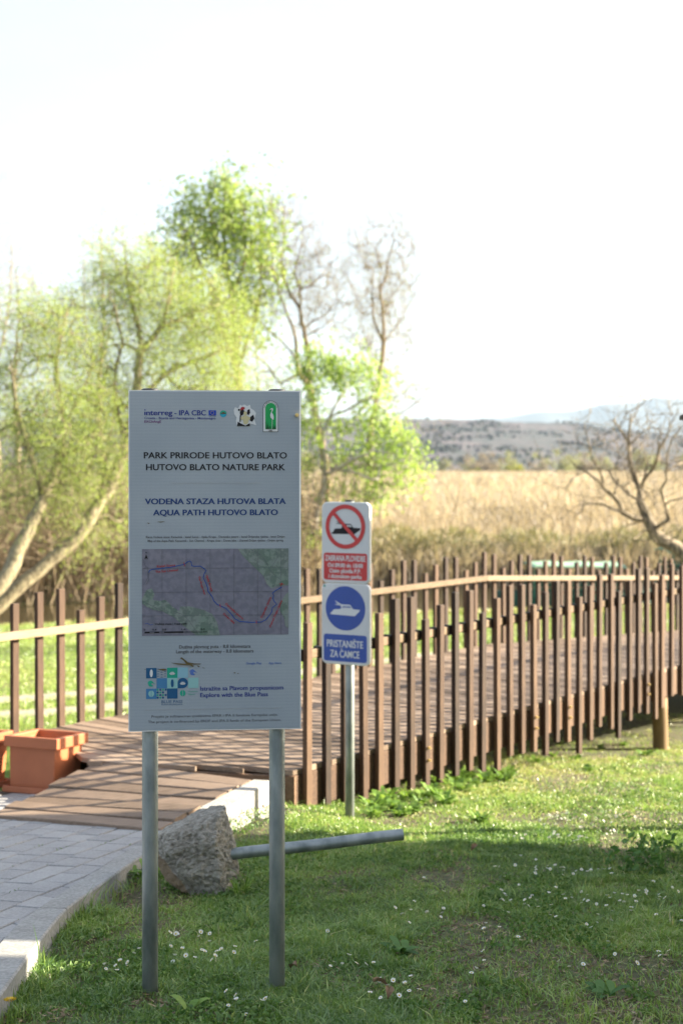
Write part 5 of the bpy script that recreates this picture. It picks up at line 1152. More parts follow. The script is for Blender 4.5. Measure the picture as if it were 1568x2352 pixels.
# ------------------------------------------------------------------ reed bed
def reeds():
    mb = MB()
    def blades(x, y, z, h, w, bend, name=None):
        n = len(x); a = rng.uniform(0, 2 * math.pi, n); b_ = rng.uniform(0, 2 * math.pi, n)
        bx, by = np.cos(a) * bend * h, np.sin(a) * bend * h; wx, wy = np.cos(b_) * w / 2, np.sin(b_) * w / 2
        wx = np.abs(wx) + w * 0.15
        lv = []
        for t, ww in ((0, 1), (0.55, 0.9), (1.0, 0.25)):
            cx = x + bx * t * t; cy = y + by * t * t; czz = z + h * t * (1 - 0.12 * bend * t)
            lv.append(np.stack([cx - wx * ww, cy - wy * ww, czz], -1)); lv.append(np.stack([cx + wx * ww, cy + wy * ww, czz], -1))
        V = np.stack(lv, 1).reshape(-1, 3); i = np.arange(n)[:, None] * 6
        Q = np.concatenate([i + np.array([0, 1, 3, 2]), i + np.array([2, 3, 5, 4])], 0)
        mb.add(V, Q)
    # front face of the bed and the first metres behind it
    def field(n, d0, d1, wmul, hm=1.0, pw=1.5):
        d = d0 + (d1 - d0) * rng.random(n) ** pw; y0 = 48 + d; x = rng.uniform(-0.40, 0.40, n) * y0
        y = np.where(d < 20, shore_far(x) + d + 0.6, 48 + d)
        keep = (x > -1.2 + rng.normal(size=n) * 0.8) | (y > 53)
        x, y, d = x[keep], y[keep], d[keep]
        h = (2.05 + 0.75 * fbm(x * 0.18, y * 0.12, 11) + rng.normal(size=len(x)) * 0.18) * hm * (0.42 + 0.58 * np.clip(d / (7 + 22 * fbm(x * 0.22, x * 0 + 1, 15)), 0, 1) ** 0.7)
        blades(x, y, np.full(len(x), -3.95), h, (0.02 + 0.012 * rng.random(len(x))) * wmul * (y / 50) ** 0.8, np.abs(rng.normal(size=len(x))) * 0.22)
        # feathery heads
        k = rng.random(len(x)) < 0.12; hx, hy, hh = x[k], y[k], h[k]
        blades(hx, hy, -3.95 + hh * 0.93, 0.28 + 0.1 * rng.random(len(hx)), (0.03 * wmul) * (hy / 50) ** 0.8, 0.5 + 0.3 * rng.random(len(hx)))
    field(28000, 0, 16, 1.0, pw=1.1); field(66000, 8, 80, 0.95); field(75000, 60, 400, 1.7, pw=1.3)
    # leaning, broken stalks at the water's edge
    n = 5000; x = rng.uniform(-2, 16, n); y = shore_far(x) + rng.uniform(-0.4, 1.2, n)
    blades(x, y, np.full(n, -4.1), rng.uniform(0.5, 1.6, n), np.full(n, 0.035), np.abs(rng.normal(size=n)) * 0.6)
    # the thick mat of stalks the eye cannot part, as an uneven sheet
    xg = np.linspace(-0.5, 0.5, 190); dg = np.concatenate([np.linspace(1.2, 20, 24), np.linspace(21, 100, 50), np.geomspace(102, 400, 60)])
    XX, D_ = np.meshgrid(xg, dg); YY = 48 + D_; XX = XX * YY; ZZ = -2.55 + 0.9 * fbm(XX * 0.3, YY * 0.25, 11) - 0.1; ZZ = -4.0 + (ZZ + 4.0) * (0.25 + 0.75 * np.clip(D_ / 16, 0, 1) ** 0.7)
    ZZ = np.where(D_ < 1.5, -4.0, ZZ); ZZ = np.where((XX < -1.0) & (YY < 54), -4.0, ZZ)
    YY = np.where(D_ < 20, shore_far(XX) + D_ + 0.6, YY)
    w_ = len(xg); i = (np.arange(len(dg) - 1)[:, None] * w_ + np.arange(w_ - 1)[None]).reshape(-1)
    mb.add(np.stack([XX, YY, ZZ], -1).reshape(-1, 3), np.stack([i, i + 1, i + w_ + 1, i + w_], -1))
    tag(mb.build('reed_bed', M['reed']), 'wide bed of dry golden reeds across the canal', 'reeds', kind='stuff')
    # young green growth low in the front of the reeds
    mb2 = MB(); n = 9000; x = rng.uniform(1.0, 13.5, n); dens = fbm(x * 0.5, x * 0 + 3, 4); k = rng.random(n) < np.clip((dens - 0.28) * 3, 0, 1); x = x[k]; n = len(x)
    y = shore_far(x) + rng.uniform(0.0, 2.2, n); V, Q = leaves_mesh(np.stack([x, y, -3.75 + rng.random(n) ** 1.3 * 1.25 * (0.6 + dens[k])], -1), rng.uniform(.2, .5, n), rng.uniform(.03, .07, n), np.array([0, 0, 1.0]), 0.6)
    mb2.add(V, Q); tag(mb2.build('green_undergrowth', M['reed_green']), 'dull green undergrowth low along the front edge of the reeds', 'undergrowth', kind='stuff')
reeds()
# a bare sapling rising out of the reeds
Yb = 55; g0 = gp((1045 - CX) / F * Yb, Yb)
mb = MB(); off = np.array(g0)
mb.tube([np.array(q) - off for q in [g0] + pts_px([(1025, 1240), (1040, 1190), (1052, 1140), (1056, 1085)], Yb)], [0.045, 0.035, 0.03, 0.02, 0.01], 5)
mb.tube([np.array(q) - off for q in pts_px([(1028, 1235), (1012, 1180), (1018, 1130)], Yb)], [0.02, 0.015, 0.008], 4)
mb.tube([np.array(q) - off for q in pts_px([(1010, 1250), (970, 1210), (960, 1170)], Yb)], [0.02, 0.015, 0.008], 4)
o = mb.build('sapling', M['brush']); o.location = g0; tag(o, 'thin leafless sapling sticking out of the reeds, right of the small signs', 'sapling')

# ------------------------------------------------------------------ far tree line, hills, mountains
far_kinds = [('far_leaf', 'pale green'), ('far_bare', 'bare brown'), ('far_yellow', 'yellow flowering'), ('far_leaf', 'tall pale green')]
protos = []
for k, (mt, adj) in enumerate(far_kinds):
    o = empty('distant_tree', (0, 0, -50)); hgt = (5.2, 4.6, 3.4, 7.0)[k]; wid = (2.6, 2.8, 2.0, 2.4)[k]
    mb = MB(); mb.tube([(0, 0, 0), (0.1, 0, hgt * .3), (0, .1, hgt * .6)], [0.16, 0.12, 0.05], 6)
    for q in range(7): a = q * 0.9; mb.tube([(0.05, 0, hgt * (.2 + .06 * q)), (math.cos(a) * wid * .4, math.sin(a) * wid * .4, hgt * (.45 + .06 * q)), (math.cos(a) * wid * .6, math.sin(a) * wid * .6, hgt * (.6 + .06 * q))], [0.07, 0.04, 0.015], 4)
    mb.build('trunk', M['bark_brown'], o)
    n = 1300; cl = rng.normal(size=(14, 3)) * np.array([wid * .42, wid * .42, hgt * .2]) + np.array([0, 0, hgt * .58])
    C = cl[rng.integers(0, 14, n)] + rng.normal(size=(n, 3)) * 0.42; C[:, 2] = np.clip(C[:, 2], 0.1, None)
    V, Q = leaves_mesh(C, rng.uniform(.2, .5, n), rng.uniform(.12, .3, n)); mb = MB(); mb.add(V, Q); mb.build('crown', M[mt], o)
    protos.append(o)
spots = []; x = -150.0
first = [True] * 4
trng = random.Random(3)
cnt = 0
while x < 130:
    k = trng.choice([0, 0, 1, 1, 1, 3]); 
    spots.append((x, 440 + trng.uniform(-14, 25), k, trng.uniform(0.8, 1.35))); x += trng.uniform(1.9, 4.4)
for px in (1183, 1093): spots.append(((px - CX) / F * 428, 428, 2, 1.15 if px == 1183 else 0.9))
spots = [s_ for s_ in spots if s_[0] > -20 or s_[0] < -9999]
spots.sort()
def where_far(px):
    if px < 960: return 'beside the pale stemmed tree'
    if px < 1310: return 'in its open middle'
    return 'behind the leaning bare tree'
for (x, y, k, sc) in spots:
    o = protos[k] if first[k] else copy_tree(protos[k]); first[k] = False
    o.location = (x, y, -4.0); o.scale = (sc * 1.25, sc * 1.25, sc * 1.12); o.rotation_euler = (0, 0, trng.uniform(0, 6.28))
    px = CX + x / y * F
    adj = far_kinds[k][1]
    if k == 2: lab = ('bright yellow bush, the brighter and larger of two at the edge of the far reeds' if px > 1150 else 'dull yellow bush, the smaller of two at the edge of the far reeds')
    else: lab = '%s tree of the distant line beyond the reeds, %s' % (adj, where_far(px))
    tag(o, lab, 'tree' if k != 2 else 'bush', 'distant trees beyond the reed bed' if k != 2 else 'yellow bushes beyond the reed bed')
# wooded hill
rp = [(-2600, 972), (-1500, 960), (-300, 968), (300, 966), (700, 962), (907, 964), (1072, 965), (1157, 970), (1299, 973), (1413, 987), (1488, 999), (1568, 1013), (1750, 1030), (2100, 1052), (2600, 1066)]
YR = 1650.0
xr = np.array([(p[0] - CX) / F * YR for p in rp]); zr = np.array([(HZ - p[1]) / F * YR for p in rp])
xg = np.linspace(-700, 700, 560); yg = np.linspace(820, 1900, 200); XX, YY = np.meshgrid(xg, yg)
prof = np.interp(XX, xr, zr) + 4.2
rise = np.clip((YY - 830) / (YR - 830), 0, 1) ** 1.15; fall = np.clip((YY - YR) / 250, 0, 1)
ZZ = -4.2 + prof * rise * (1 - 0.8 * fall ** 2) + 15 * (fbm(XX * 0.011, YY * 0.009, 8, 4) - 0.47) * rise * (1 - 0.75 * np.clip((YY - 1400) / 250, 0, 1)) + 3.4 * rise * (fbm(XX * 0.16, YY * 0.09, 9, 3) - 0.45)
i = (np.arange(len(yg) - 1)[:, None] * len(xg) + np.arange(len(xg) - 1)[None]).reshape(-1)
mb = MB(); mb.add(np.stack([XX, YY, ZZ], -1).reshape(-1, 3), np.stack([i, i + 1, i + len(xg) + 1, i + len(xg)], -1))
tag(mb.build('wooded_hill', M['hill']), kind='structure')
# scrub on the hill as one mass of canopy tufts
n = 14000; x = rng.uniform(-420, 480, n); y = rng.uniform(900, 1660, n)
ix = np.clip(((x - xg[0]) / (xg[1] - xg[0])).astype(int), 0, len(xg) - 2); iy = np.clip(((y - yg[0]) / (yg[1] - yg[0])).astype(int), 0, len(yg) - 2)
z = ZZ[iy, ix]; k = (fbm(x * 0.03, y * 0.02, 21) > 0.47) & ((x / y) > -0.06); x, y, z = x[k], y[k], z[k]; n = len(x)
V, Q = leaves_mesh(np.stack([x, y, z + 1.2], -1), rng.uniform(2.5, 5.5, n), rng.uniform(2, 4.5, n))
m, nt, b = new_mat('hill_scrub'); nt.links.new(ramp(nt, island(nt), [(0, (0.013, 0.025, 0.02)), (0.5, (0.03, 0.034, 0.031)), (0.8, (0.05, 0.041, 0.043)), (1, (0.065, 0.053, 0.055))]), b.inputs['Base Color']); b.inputs['Roughness'].default_value = 1
mb = MB(); mb.add(V, Q); tag(mb.build('hill_scrub', m), 'mixed scrub covering the hill beyond the marsh', 'scrub', kind='stuff')
# mountains
for nm, YM, pr in (('distant_mountains', 6000.0, [(-3500, 985), (-1500, 975), (300, 975), (900, 968), (1049, 963), (1167, 957), (1238, 943), (1280, 945), (1323, 941), (1394, 924), (1455, 921), (1480, 918), (1507, 909), (1540, 914), (1568, 913), (1650, 900), (1800, 915), (2100, 890), (2600, 930), (3600, 985)]), ('distant_mountains', 4200.0, [(900, 1066), (1150, 1040), (1330, 1000), (1450, 985), (1568, 975), (1700, 960), (2000, 975), (2600, 1030)])):
    xr = np.array([(p[0] - CX) / F * YM for p in pr]); zr = np.array([(HZ - p[1]) / F * YM for p in pr])
    xg2 = np.linspace(xr[0], xr[-1], 320); yg2 = np.linspace(YM - 1400, YM + 700, 50); XX, YY = np.meshgrid(xg2, yg2)
    pf = np.interp(XX, xr, zr) + 20
    t = np.clip((YY - YM + 1400) / 1400, 0, 1); Zm = -20 + pf * t ** 1.3 * (1 - 0.6 * np.clip((YY - YM) / 700, 0, 1)) + 50 * (fbm(XX * 0.0035, YY * 0.003, 31, 4) - 0.47) * t * (1 - t) * 2.2 + 5 * (fbm(XX * 0.012, YY * 0.01, 33) - 0.45) * t
    i = (np.arange(49)[:, None] * 320 + np.arange(319)[None]).reshape(-1)
    mb = MB(); mb.add(np.stack([XX, YY, Zm], -1).reshape(-1, 3), np.stack([i, i + 1, i + 321, i + 320], -1)); tag(mb.build(nm, M['mount'], smooth=True), kind='structure')

# ------------------------------------------------------------------ boats with canvas canopies
def make_boat(label):
    o = empty('tour_boat', (0, 0, 0), 0, label, 'boat', 'moored boats with pale green canopies')
    Lh, Bm = 2.6, 0.75
    st = np.linspace(-1, 1, 17); rows = []
    for t in st:
        wd = Bm * (1 - abs(t) ** 3 * (0.85 if t > 0 else 0.25)); sh = 0.62 + 0.16 * max(0, t) ** 2
        rows.append([(t * Lh, -wd, sh), (t * Lh, -wd * 0.9, 0.25), (t * Lh, -wd * .55, -0.12), (t * Lh, wd * .55, -0.12), (t * Lh, wd * .9, 0.25), (t * Lh, wd, sh), (t * Lh, wd - 0.05, sh), (t * Lh * .98, wd * .8, 0.12), (t * Lh * .98, -wd * .8, 0.12), (t * Lh, -wd + 0.05, sh)])
    mb = MB(); v = [p for r in rows for p in r]; q = []
    for i in range(16):
        for j in range(10): q.append((10 * i + j, 10 * i + (j + 1) % 10, 10 * i + 10 + (j + 1) % 10, 10 * i + 10 + j))
    mb.add(v, q, ngons=[[0, 1, 2, 3, 4, 5, 6, 7, 8, 9], [160 + j for j in range(10)][::-1]]); mb.build('hull', M['hull'], o, smooth=False)
    mb = MB()
    for zz in (0.74, 0.90, 1.06):
        for sy in (-1, 1): mb.box((-1.6, sy * Bm - 0.015, zz), (1.35, sy * Bm + 0.015, zz + 0.07))
    mb.build('side_boards', M['hull'], o)
    for x in (-1.55, -0.1, 1.3):
        for sy in (-1, 1):
            mb = MB(); mb.tube([(x, sy * Bm, 0.5), (x, sy * Bm, 1.2), (x, sy * (Bm - 0.03), 1.58)], 0.02, 8); mb.build('canopy_post', M['green_paint'], o)
    mb = MB(); nx_, ny_ = 15, 9; v = []
    for zo in (0, -0.03):
        for i in range(nx_):
            for j in range(ny_):
                x = -1.75 + 3.25 * i / (nx_ - 1); y = (-1 + 2 * j / (ny_ - 1)) * (Bm + 0.12)
                v.append((x, y, 1.60 - 0.09 * abs(2 * j / (ny_ - 1) - 1) ** 2.2 - 0.015 * math.sin(i * math.pi * 2 / 4.67) + zo - (0.03 if i in (0, nx_ - 1) else 0)))
    q = []; N = nx_ * ny_
    for i in range(nx_ - 1):
        for j in range(ny_ - 1):
            a = i * ny_ + j; q += [(a, a + ny_, a + ny_ + 1, a + 1), (N + a, N + a + 1, N + a + ny_ + 1, N + a + ny_)]
    for i in range(nx_ - 1):
        for j in (0, ny_ - 1): a = i * ny_ + j; q.append((a, N + a, N + a + ny_, a + ny_))
    for j in range(ny_ - 1):
        for i in (0, nx_ - 1): a = i * ny_ + j; q.append((a, a + 1, N + a + 1, N + a))
    mb.add(v, q); mb.build('canopy', M['canopy'], o, smooth=True)
    for x in (-1.1, -0.2, 0.7):
        mb = MB(); mb.box((x - 0.14, -Bm * .8, 0.42), (x + 0.14, Bm * .8, 0.46)); mb.box((x - 0.17, -Bm * .8, 0.46), (x - 0.14, Bm * .8, 0.8)); mb.build('bench', M['beam'], o)
    return o
Yb = 40.6
boat = make_boat('dark green boat with a long pale green canopy, seen between the railing pickets'); bc_ = P(1330, 1400, Yb); boat.location = (bc_.x, Yb + 0.6, WATER - 0.12); boat.rotation_euler = (0, R(0.6), R(2)); boat.scale = (0.86, 0.9, 0.9)
boat2 = copy_tree(boat); boat2['label'] = 'dark green boat mostly hidden behind the leaning bare trunk at the right edge'; bc_ = P(1640, 1400, 43.0); boat2.location = (bc_.x, 43.6, WATER + 0.05); boat2.rotation_euler = (0, 0, R(4)); boat2.scale = (0.86, 0.9, 0.98)

# ------------------------------------------------------------------ park shelter just outside the right edge: its eave corner shows and its roof shades the lawn
C0 = P(1559, 955, 11.0); EZ = C0.z
shl = empty('park_shelter', (6.4, 9.0, float(gz(6.4, 9.0))), 0, 'dark roofed shelter whose pointed eave corner just enters at the right picture edge', 'shelter')
so = np.array(shl.location)
c_ = [(C0.x, C0.y), (10.6, 9.75), (10.25, 6.5), (2.35, 7.3)]
rid = [(4.4, 9.3), (8.7, 8.35)]
v = [(x, y, EZ) for x, y in c_] + [(x, y, EZ + 1.0) for x, y in rid] + [(x, y, EZ - 0.035) for x, y in c_]
mb = MB(); mb.add(np.array(v) - so, quads=[(0, 1, 5, 4), (2, 3, 4, 5), (0, 6, 7, 1), (1, 7, 8, 2), (2, 8, 9, 3), (3, 9, 6, 0), (6, 9, 8, 7)], tris=[(1, 2, 5), (3, 0, 4)]); mb.build('roof', M['roof'], shl)
mb = MB()
for a, b_ in ((0, 1), (1, 2), (2, 3), (3, 0)):
    A = Vector((*c_[a], 0)); B = Vector((*c_[b_], 0)); cen = Vector((6.4, 8.5, 0)); A = A.lerp(cen, 0.10); B = B.lerp(cen, 0.10)
    nn = Vector((-(B - A).y, (B - A).x, 0)).normalized() * 0.05
    vv = [(p.x, p.y, z) for z in (EZ - 0.19, EZ - 0.038) for p in (A - nn, B - nn, B + nn, A + nn)]
    mb.add(np.array(vv) - so, [(0, 3, 2, 1), (4, 5, 6, 7), (0, 1, 5, 4), (1, 2, 6, 5), (2, 3, 7, 6), (3, 0, 4, 7)])
mb.build('roof_beam', M['beam'], shl)
for k in range(4):
    A = Vector((*c_[k], 0)).lerp(Vector((6.4, 8.5, 0)), 0.45); g1 = float(gz(A.x, A.y)) - 0.2; mb = MB()
    mb.box((A.x - 0.06 - so[0], A.y - 0.06 - so[1], g1 - so[2]), (A.x + 0.06 - so[0], A.y + 0.06 - so[1], EZ - 0.191 - so[2])); mb.build('post', M['beam'], shl)
# unseen tree added by the shelter, its crown shaped to dapple the near lawn
Yb = 4.6; g0 = gp(8.2, 4.4)
tr = []
for cx_, cy_, cz_, rx_, ry_, rz_, n in ((8.0, 6.2, 0.4, 1.6, 0.9, 1.3, 380), (9.8, 6.1, 1.2, 1.9, 1.0, 1.7, 360), (7.1, 5.9, 0.2, 1.2, 0.8, 1.2, 260), (7.6, 4.9, 0.9, 2.6, 1.7, 1.6, 220), (6.6, 3.4, 0.4, 2.2, 1.7, 1.5, 170), (9.3, 3.8, 1.6, 2.6, 2.2, 1.9, 220), (8.0, 4.0, 2.6, 2.2, 2.0, 1.2, 130), (6.2, 1.8, 0.6, 2.4, 1.8, 1.6, 170), (9.0, 1.5, 1.4, 2.5, 1.9, 1.9, 170)):
    u = unit(rng.normal(size=(n, 3))) * (rng.random(n) ** (1 / 3))[:, None]; tr.append(np.array([cx_, cy_, cz_]) + u * np.array([rx_, ry_, rz_]))
lim = [([g0, g0 + Vector((0.1, 0, 1.2)), g0 + Vector((0, -0.2, 2.6)), g0 + Vector((0.1, -0.4, 4.2))], 0.2, 0.05), ([g0 + Vector((0.1, 0, 1.4)), g0 + Vector((-1.2, 0.3, 2.6))], 0.1, 0.04), ([g0 + Vector((0.1, -.1, 1.8)), g0 + Vector((1.2, -1.3, 3.0))], 0.1, 0.04), ([g0 + Vector((0.1, 0, 1.5)), g0 + Vector((-1.4, -2.2, 2.6))], 0.1, 0.04)]
make_tree('shade_tree', 'unseen dense dark green tree added beyond the right picture edge to dapple the lawn', g0, lim, tr, Yb, M['bark_brown'], M['nettle'], 30, 0.24, 0.15, 0.36, 0.4, 0.006, 3, 0.45)

# ------------------------------------------------------------------ grass
def grass(name, x, y, h, w, tint, lab, lean=0.35):
    n = len(x); z = gz(x, y) - 0.006
    a = rng.uniform(0, 2 * math.pi, n); ln = np.abs(rng.normal(size=n)) * lean * h
    bx, by = np.cos(a) * ln, np.sin(a) * ln; b_ = rng.uniform(0, math.pi, n); wx, wy = np.cos(b_) * w / 2, np.sin(b_) * w / 2
    lv = []
    for t, ww in ((0, 0.8), (0.5, 1.0)):
        cx = x + bx * t * t; cy = y + by * t * t; czz = z + h * t
        lv += [np.stack([cx - wx * ww, cy - wy * ww, czz], -1), np.stack([cx + wx * ww, cy + wy * ww, czz], -1)]
    lv.append(np.stack([x + bx, y + by, z + h * (1 - 0.25 * np.minimum(1, ln / np.maximum(h, 1e-4)))], -1))
    V = np.stack(lv, 1).reshape(-1, 3); i = np.arange(n)[:, None] * 5
    mb = MB(); mb.add(V, i + np.array([0, 1, 3, 2]), i + np.array([2, 3, 4]))
    o = mb.build(name, M['grass'], tint=np.repeat(tint, 5)); return tag(o, lab, 'grass', kind='stuff')
def sample_ground(n, y0, y1, pw, mar=0.03):
    u = rng.random(n); y = (y0 ** pw + (y1 ** pw - y0 ** pw) * u) ** (1 / pw); x = rng.uniform(-0.24 - mar, 0.24 + mar, n) * y; return x, y
def deck_sl(x, y): dx, dy = x - R0.x, y - R0.y; return dx * .6 + dy * .8, -dx * .8 + dy * .6
x, y = sample_ground(1050000, 3.3, 18.5, -0.35, 0.11)
s__, l__ = deck_sl(x, y)
bare = fbm(x * 1.7 + 5, y * 1.2, 41, 3); thick = fbm(x * 0.9, y * 0.8, 43, 3)
dens = np.clip((0.58 - bare) * 5, 0.10, 1) * np.clip(0.45 + thick, 0.3, 1)
und = (l__ > 0.12) & (l__ < 2.55) & (s__ > -0.3)
dens = np.where(und, dens * np.where(s__ > 3.5, 0.45, 0.12), dens)
dens = np.where((l__ > -0.25) & (l__ <= 0.12) & (s__ > 0), dens * 0.8, dens)
dens *= 1 - 0.75 * np.exp(-((x + 1.02) / 0.22) ** 2 - ((y - 7.35) / 0.4) ** 2)
keep = ~on_path(x + 0.0, y) & (rng.random(len(x)) < dens) & (l__ < 2.5)
keep &= ~((s__ > -1.0) & (l__ > 0.25) & (s__ < 0.3))
x, y, bare, thick = x[keep], y[keep], bare[keep], thick[keep]
edge = np.clip(1 - np.abs(x - path_right(y)) / 0.14, 0, 1) * (y < 9.6)
tuft = np.clip(fbm(x * 7, y * 6, 49, 2) - 0.42, 0, 1)
hgt = (0.013 + 0.030 * thick ** 1.5 + 0.13 * tuft + 0.012 * rng.random(len(x))) * (1 + 2.0 * edge * rng.random(len(x)))
tall = rng.random(len(x)) < 0.03; hgt = np.where(tall, hgt * 1.9, hgt)
tint = 0.30 - 0.25 * tuft + 0.9 * (fbm(x * 0.9, y * 0.7, 47) - 0.45) + 0.7 * (fbm(x * 5, y * 4, 48) - 0.45) + 0.25 * np.clip(bare - 0.42, 0, 1) + np.where(rng.random(len(x)) < 0.10, 0.5, 0) + 0.4 * np.exp(-((x - 1.3 - 0.25 * (y - 12)) / 0.7) ** 2 - ((y - 11.8) / 1.6) ** 2) + np.clip((y - 8.8) / 9, 0, 0.25)  # last term lightens blades past the shade line, sunlight put into the tint
grass('grass', x, y, hgt, 0.0034 + 0.0032 * rng.random(len(x)) + 0.0005 * np.clip(y - 8, 0, 9), tint, 'short mixed lawn grass sloping from the board to the boardwalk', 1.0)
# low broad leaves of clover and plantain mixed into the turf
x, y = sample_ground(150000, 3.4, 17, -0.3, 0.1); s__, l__ = deck_sl(x, y); k = (fbm(x * 2.2, y * 1.8, 51) > 0.45) & ~on_path(x, y) & (l__ < -0.05); x, y = x[k], y[k]; n = len(x)
V, Q = leaves_mesh(np.stack([x, y, gz(x, y) + 0.008 + 0.022 * rng.random(n)], -1), rng.uniform(.012, .035, n), rng.uniform(.008, .016, n), np.array([0, 0, 0.4]), 1.0)
mb = MB(); mb.add(V, Q); tag(mb.build('clover', M['clover']), 'small clover and plantain leaves scattered through the lawn', 'clover', kind='stuff')
# dry litter
x, y = sample_ground(16000, 4.4, 16, -0.3); k = (fbm(x * 1.7 + 5, y * 1.2, 41, 3) > 0.47) & ~on_path(x, y); x, y = x[k], y[k]; n = len(x)
V, Q = leaves_mesh(np.stack([x, y, gz(x, y) + 0.01], -1), rng.uniform(.015, .05, n), rng.uniform(.004, .012, n), np.array([1.0, 0, 0]), 0.9)
V[:, 2] = np.minimum(V[:, 2], gz(V[:, 0], V[:, 1]) + 0.02); V[:, 2] = np.maximum(V[:, 2], gz(V[:, 0], V[:, 1]) + 0.003)
m, nt, b = new_mat('straw_litter'); nt.links.new(ramp(nt, island(nt), [(0, (0.09, 0.055, 0.03)), (0.6, (0.24, 0.17, 0.09)), (1, (0.38, 0.29, 0.17))]), b.inputs['Base Color'])
mb = MB(); mb.add(V, Q); tag(mb.build('dry_litter', m), 'dry straw and leaf bits on the bare patches of lawn', 'litter', kind='stuff')
# far lawn beyond the boardwalk
n = 290000; u = rng.random(n); y = 11.5 * (40 / 11.5) ** u; x = rng.uniform(-0.36, 0.34, n) * y
s__, l__ = deck_sl(x, y); dtr = np.full(n, 9.0)
for q in TRK[::2]: dtr = np.minimum(dtr, np.hypot(x - q[0], y - q[1]))
k = ((l__ > 2.7)) & (y < shore_near(x) - 0.5) & ((np.abs(dtr - 0.75) > 0.10 + 0.26 * rng.random(n))); x, y = x[k], y[k]; n = len(x)
th = fbm(x * 0.6, y * 0.5, 61)
tint = 0.55 + 0.5 * (fbm(x * 0.35, y * 0.3, 63) - 0.45) + np.where(rng.random(n) < 0.1, 0.25, 0)
grass('grass', x, y, (0.035 + 0.055 * th) * (0.8 + 0.4 * rng.random(n)), 0.006 * (y / 12) ** 0.9 * (0.8 + 0.5 * rng.random(n)), tint, 'bright sunlit lawn between the boardwalk and the canal', 0.6)
# taller shore grass at the water
n = 9000; x = rng.uniform(-11, 13, n); y = shore_near(x) - 0.7 + 0.6 * rng.random(n)
grass('shore_grass', x, y, 0.12 + 0.3 * rng.random(n) * fbm(x * 0.8, y * 0, 71), 0.02 + 0.01 * rng.random(n), 0.6 + 0.5 * rng.random(n), 'yellowish grass fringe along the near edge of the canal', 0.5)
# grass growing in the paver joints
n = 500; y = 5.5 + 3.6 * rng.random(n); x = path_right(y) - 0.2 - 1.3 * rng.random(n); k = fbm(x * 3, y * 3, 81) > 0.55; x, y = x[k], y[k]
sv = (x - org[0]) * sa + (y - org[1]) * ca; uv = (x - org[0]) * ca - (y - org[1]) * sa
uv2 = np.round(uv / cw) * cw; x = org[0] + uv2 * ca + sv * sa; y = org[1] - uv2 * sa + sv * ca
n = len(x)
if n:
    V, Q = leaves_mesh(np.stack([x, y, PA + PB * y + 0.004], -1), rng.uniform(.01, .03, n), rng.uniform(.003, .006, n), np.array([0.3, 0, 0.5]), 0.8)
    mb = MB(); mb.add(V, Q); tag(mb.build('joint_grass', M['clover']), 'wisps of grass growing in the paver joints', 'grass', kind='stuff')

# ------------------------------------------------------------------ daisies
def daisy_mesh(seed, closed=0.0):
    r_ = random.Random(seed); mb = MB(); h = 0.045; parts = []
    mb.tube([(0, 0, 0), (0.003, 0.001, h * .5), (0.002, 0.004, h)], [0.0011, 0.001, 0.001], 4); ns = sum(len(q) for q in mb.Q)
    np_ = 13; tx, ty = r_.uniform(-.35, .35), r_.uniform(-.35, .35)
    for k in range(np_):
        a = 2 * math.pi * k / np_ + r_.uniform(-.1, .1); R_ = 0.0115 * r_.uniform(.88, 1.08); c, s_ = math.cos(a), math.sin(a); wv = 0.0024; up = 0.002 + closed * 0.008
        def pt(rad, side, z): x_, y_ = rad * c - side * s_, rad * s_ + side * c; return (0.002 + x_, 0.004 + y_, h + z + tx * x_ + ty * y_)
        mb.add([pt(.003, -wv * .5, 0), pt(.003, wv * .5, 0), pt(R_ * .75, wv, up * .7), pt(R_, 0, up), pt(R_ * .75, -wv, up * .7)], quads=[(0, 1, 2, 4)], tris=[(4, 2, 3)])
    return mb, (tx, ty, h)
def make_daisy(seed, closed=0.0):
    mb, (tx, ty, h) = daisy_mesh(seed, closed); me_q = len(mb.Q[0])
    # stem, petals and eye in one small mesh with three materials
    stem_faces = len(mb.Q[0]) 
    n0 = mb.n; eye = circle(0, 0, 0.0042, n=8); v = [(0.002 + p[0], 0.004 + p[1], h + 0.0012 + tx * p[0] + ty * p[1]) for p in eye] + [(0.002, 0.004, h + 0.0035)]
    mb.add(v, tris=[(k, (k + 1) % 8, 8) for k in range(8)])
    o = mb.build('daisy', M['white_petal']); me = o.data; me.materials.append(M['stem']); me.materials.append(M['yellow'])
    for p in me.polygons:
        vs = p.vertices
        if min(vs) >= n0: p.material_index = 2
        elif max(vs) < 12: p.material_index = 1
    return o
dp = [make_daisy(1), make_daisy(2), make_daisy(3, 0.4), make_daisy(4, 0.15)]
def a1(L): return [(cx * .4101, 1653.5 + cy * .4101) for cx, cy in L]
def a2(L): return [((660 + .6677 * cx) * .91857, (1900 + .6677 * cy) * .91857) for cx, cy in L]
cl1 = a1([(940, 1245), (990, 1230), (960, 1300), (940, 1320), (1130, 1260), (1200, 1235), (1140, 1345), (970, 1375), (1035, 1375), (1090, 1390), (1190, 1385), (1265, 1360), (1310, 1325), (1210, 1340), (1180, 1295), (1145, 1305), (1000, 1330), (980, 1395), (1280, 1350), (1115, 1235), (1030, 1312), (985, 1252), (1425, 1290), (1215, 1392)])
cl0 = a1([(590, 1435), (690, 1405), (740, 1415), (740, 1352), (775, 1345), (620, 1440), (665, 1408), (600, 1428), (720, 1420)])
clb = a1([(1285, 1580), (1345, 1590), (1450, 1615), (1490, 1630), (1295, 1640), (1345, 1655), (1375, 1670)]) + a2([(240, 810), (260, 785), (300, 800), (345, 790), (370, 810), (425, 825), (448, 838), (400, 800), (408, 860), (495, 862), (500, 915), (392, 900), (440, 915), (550, 877), (585, 890), (770, 942), (10, 940), (60, 945), (330, 785), (480, 868), (565, 842), (540, 880)])
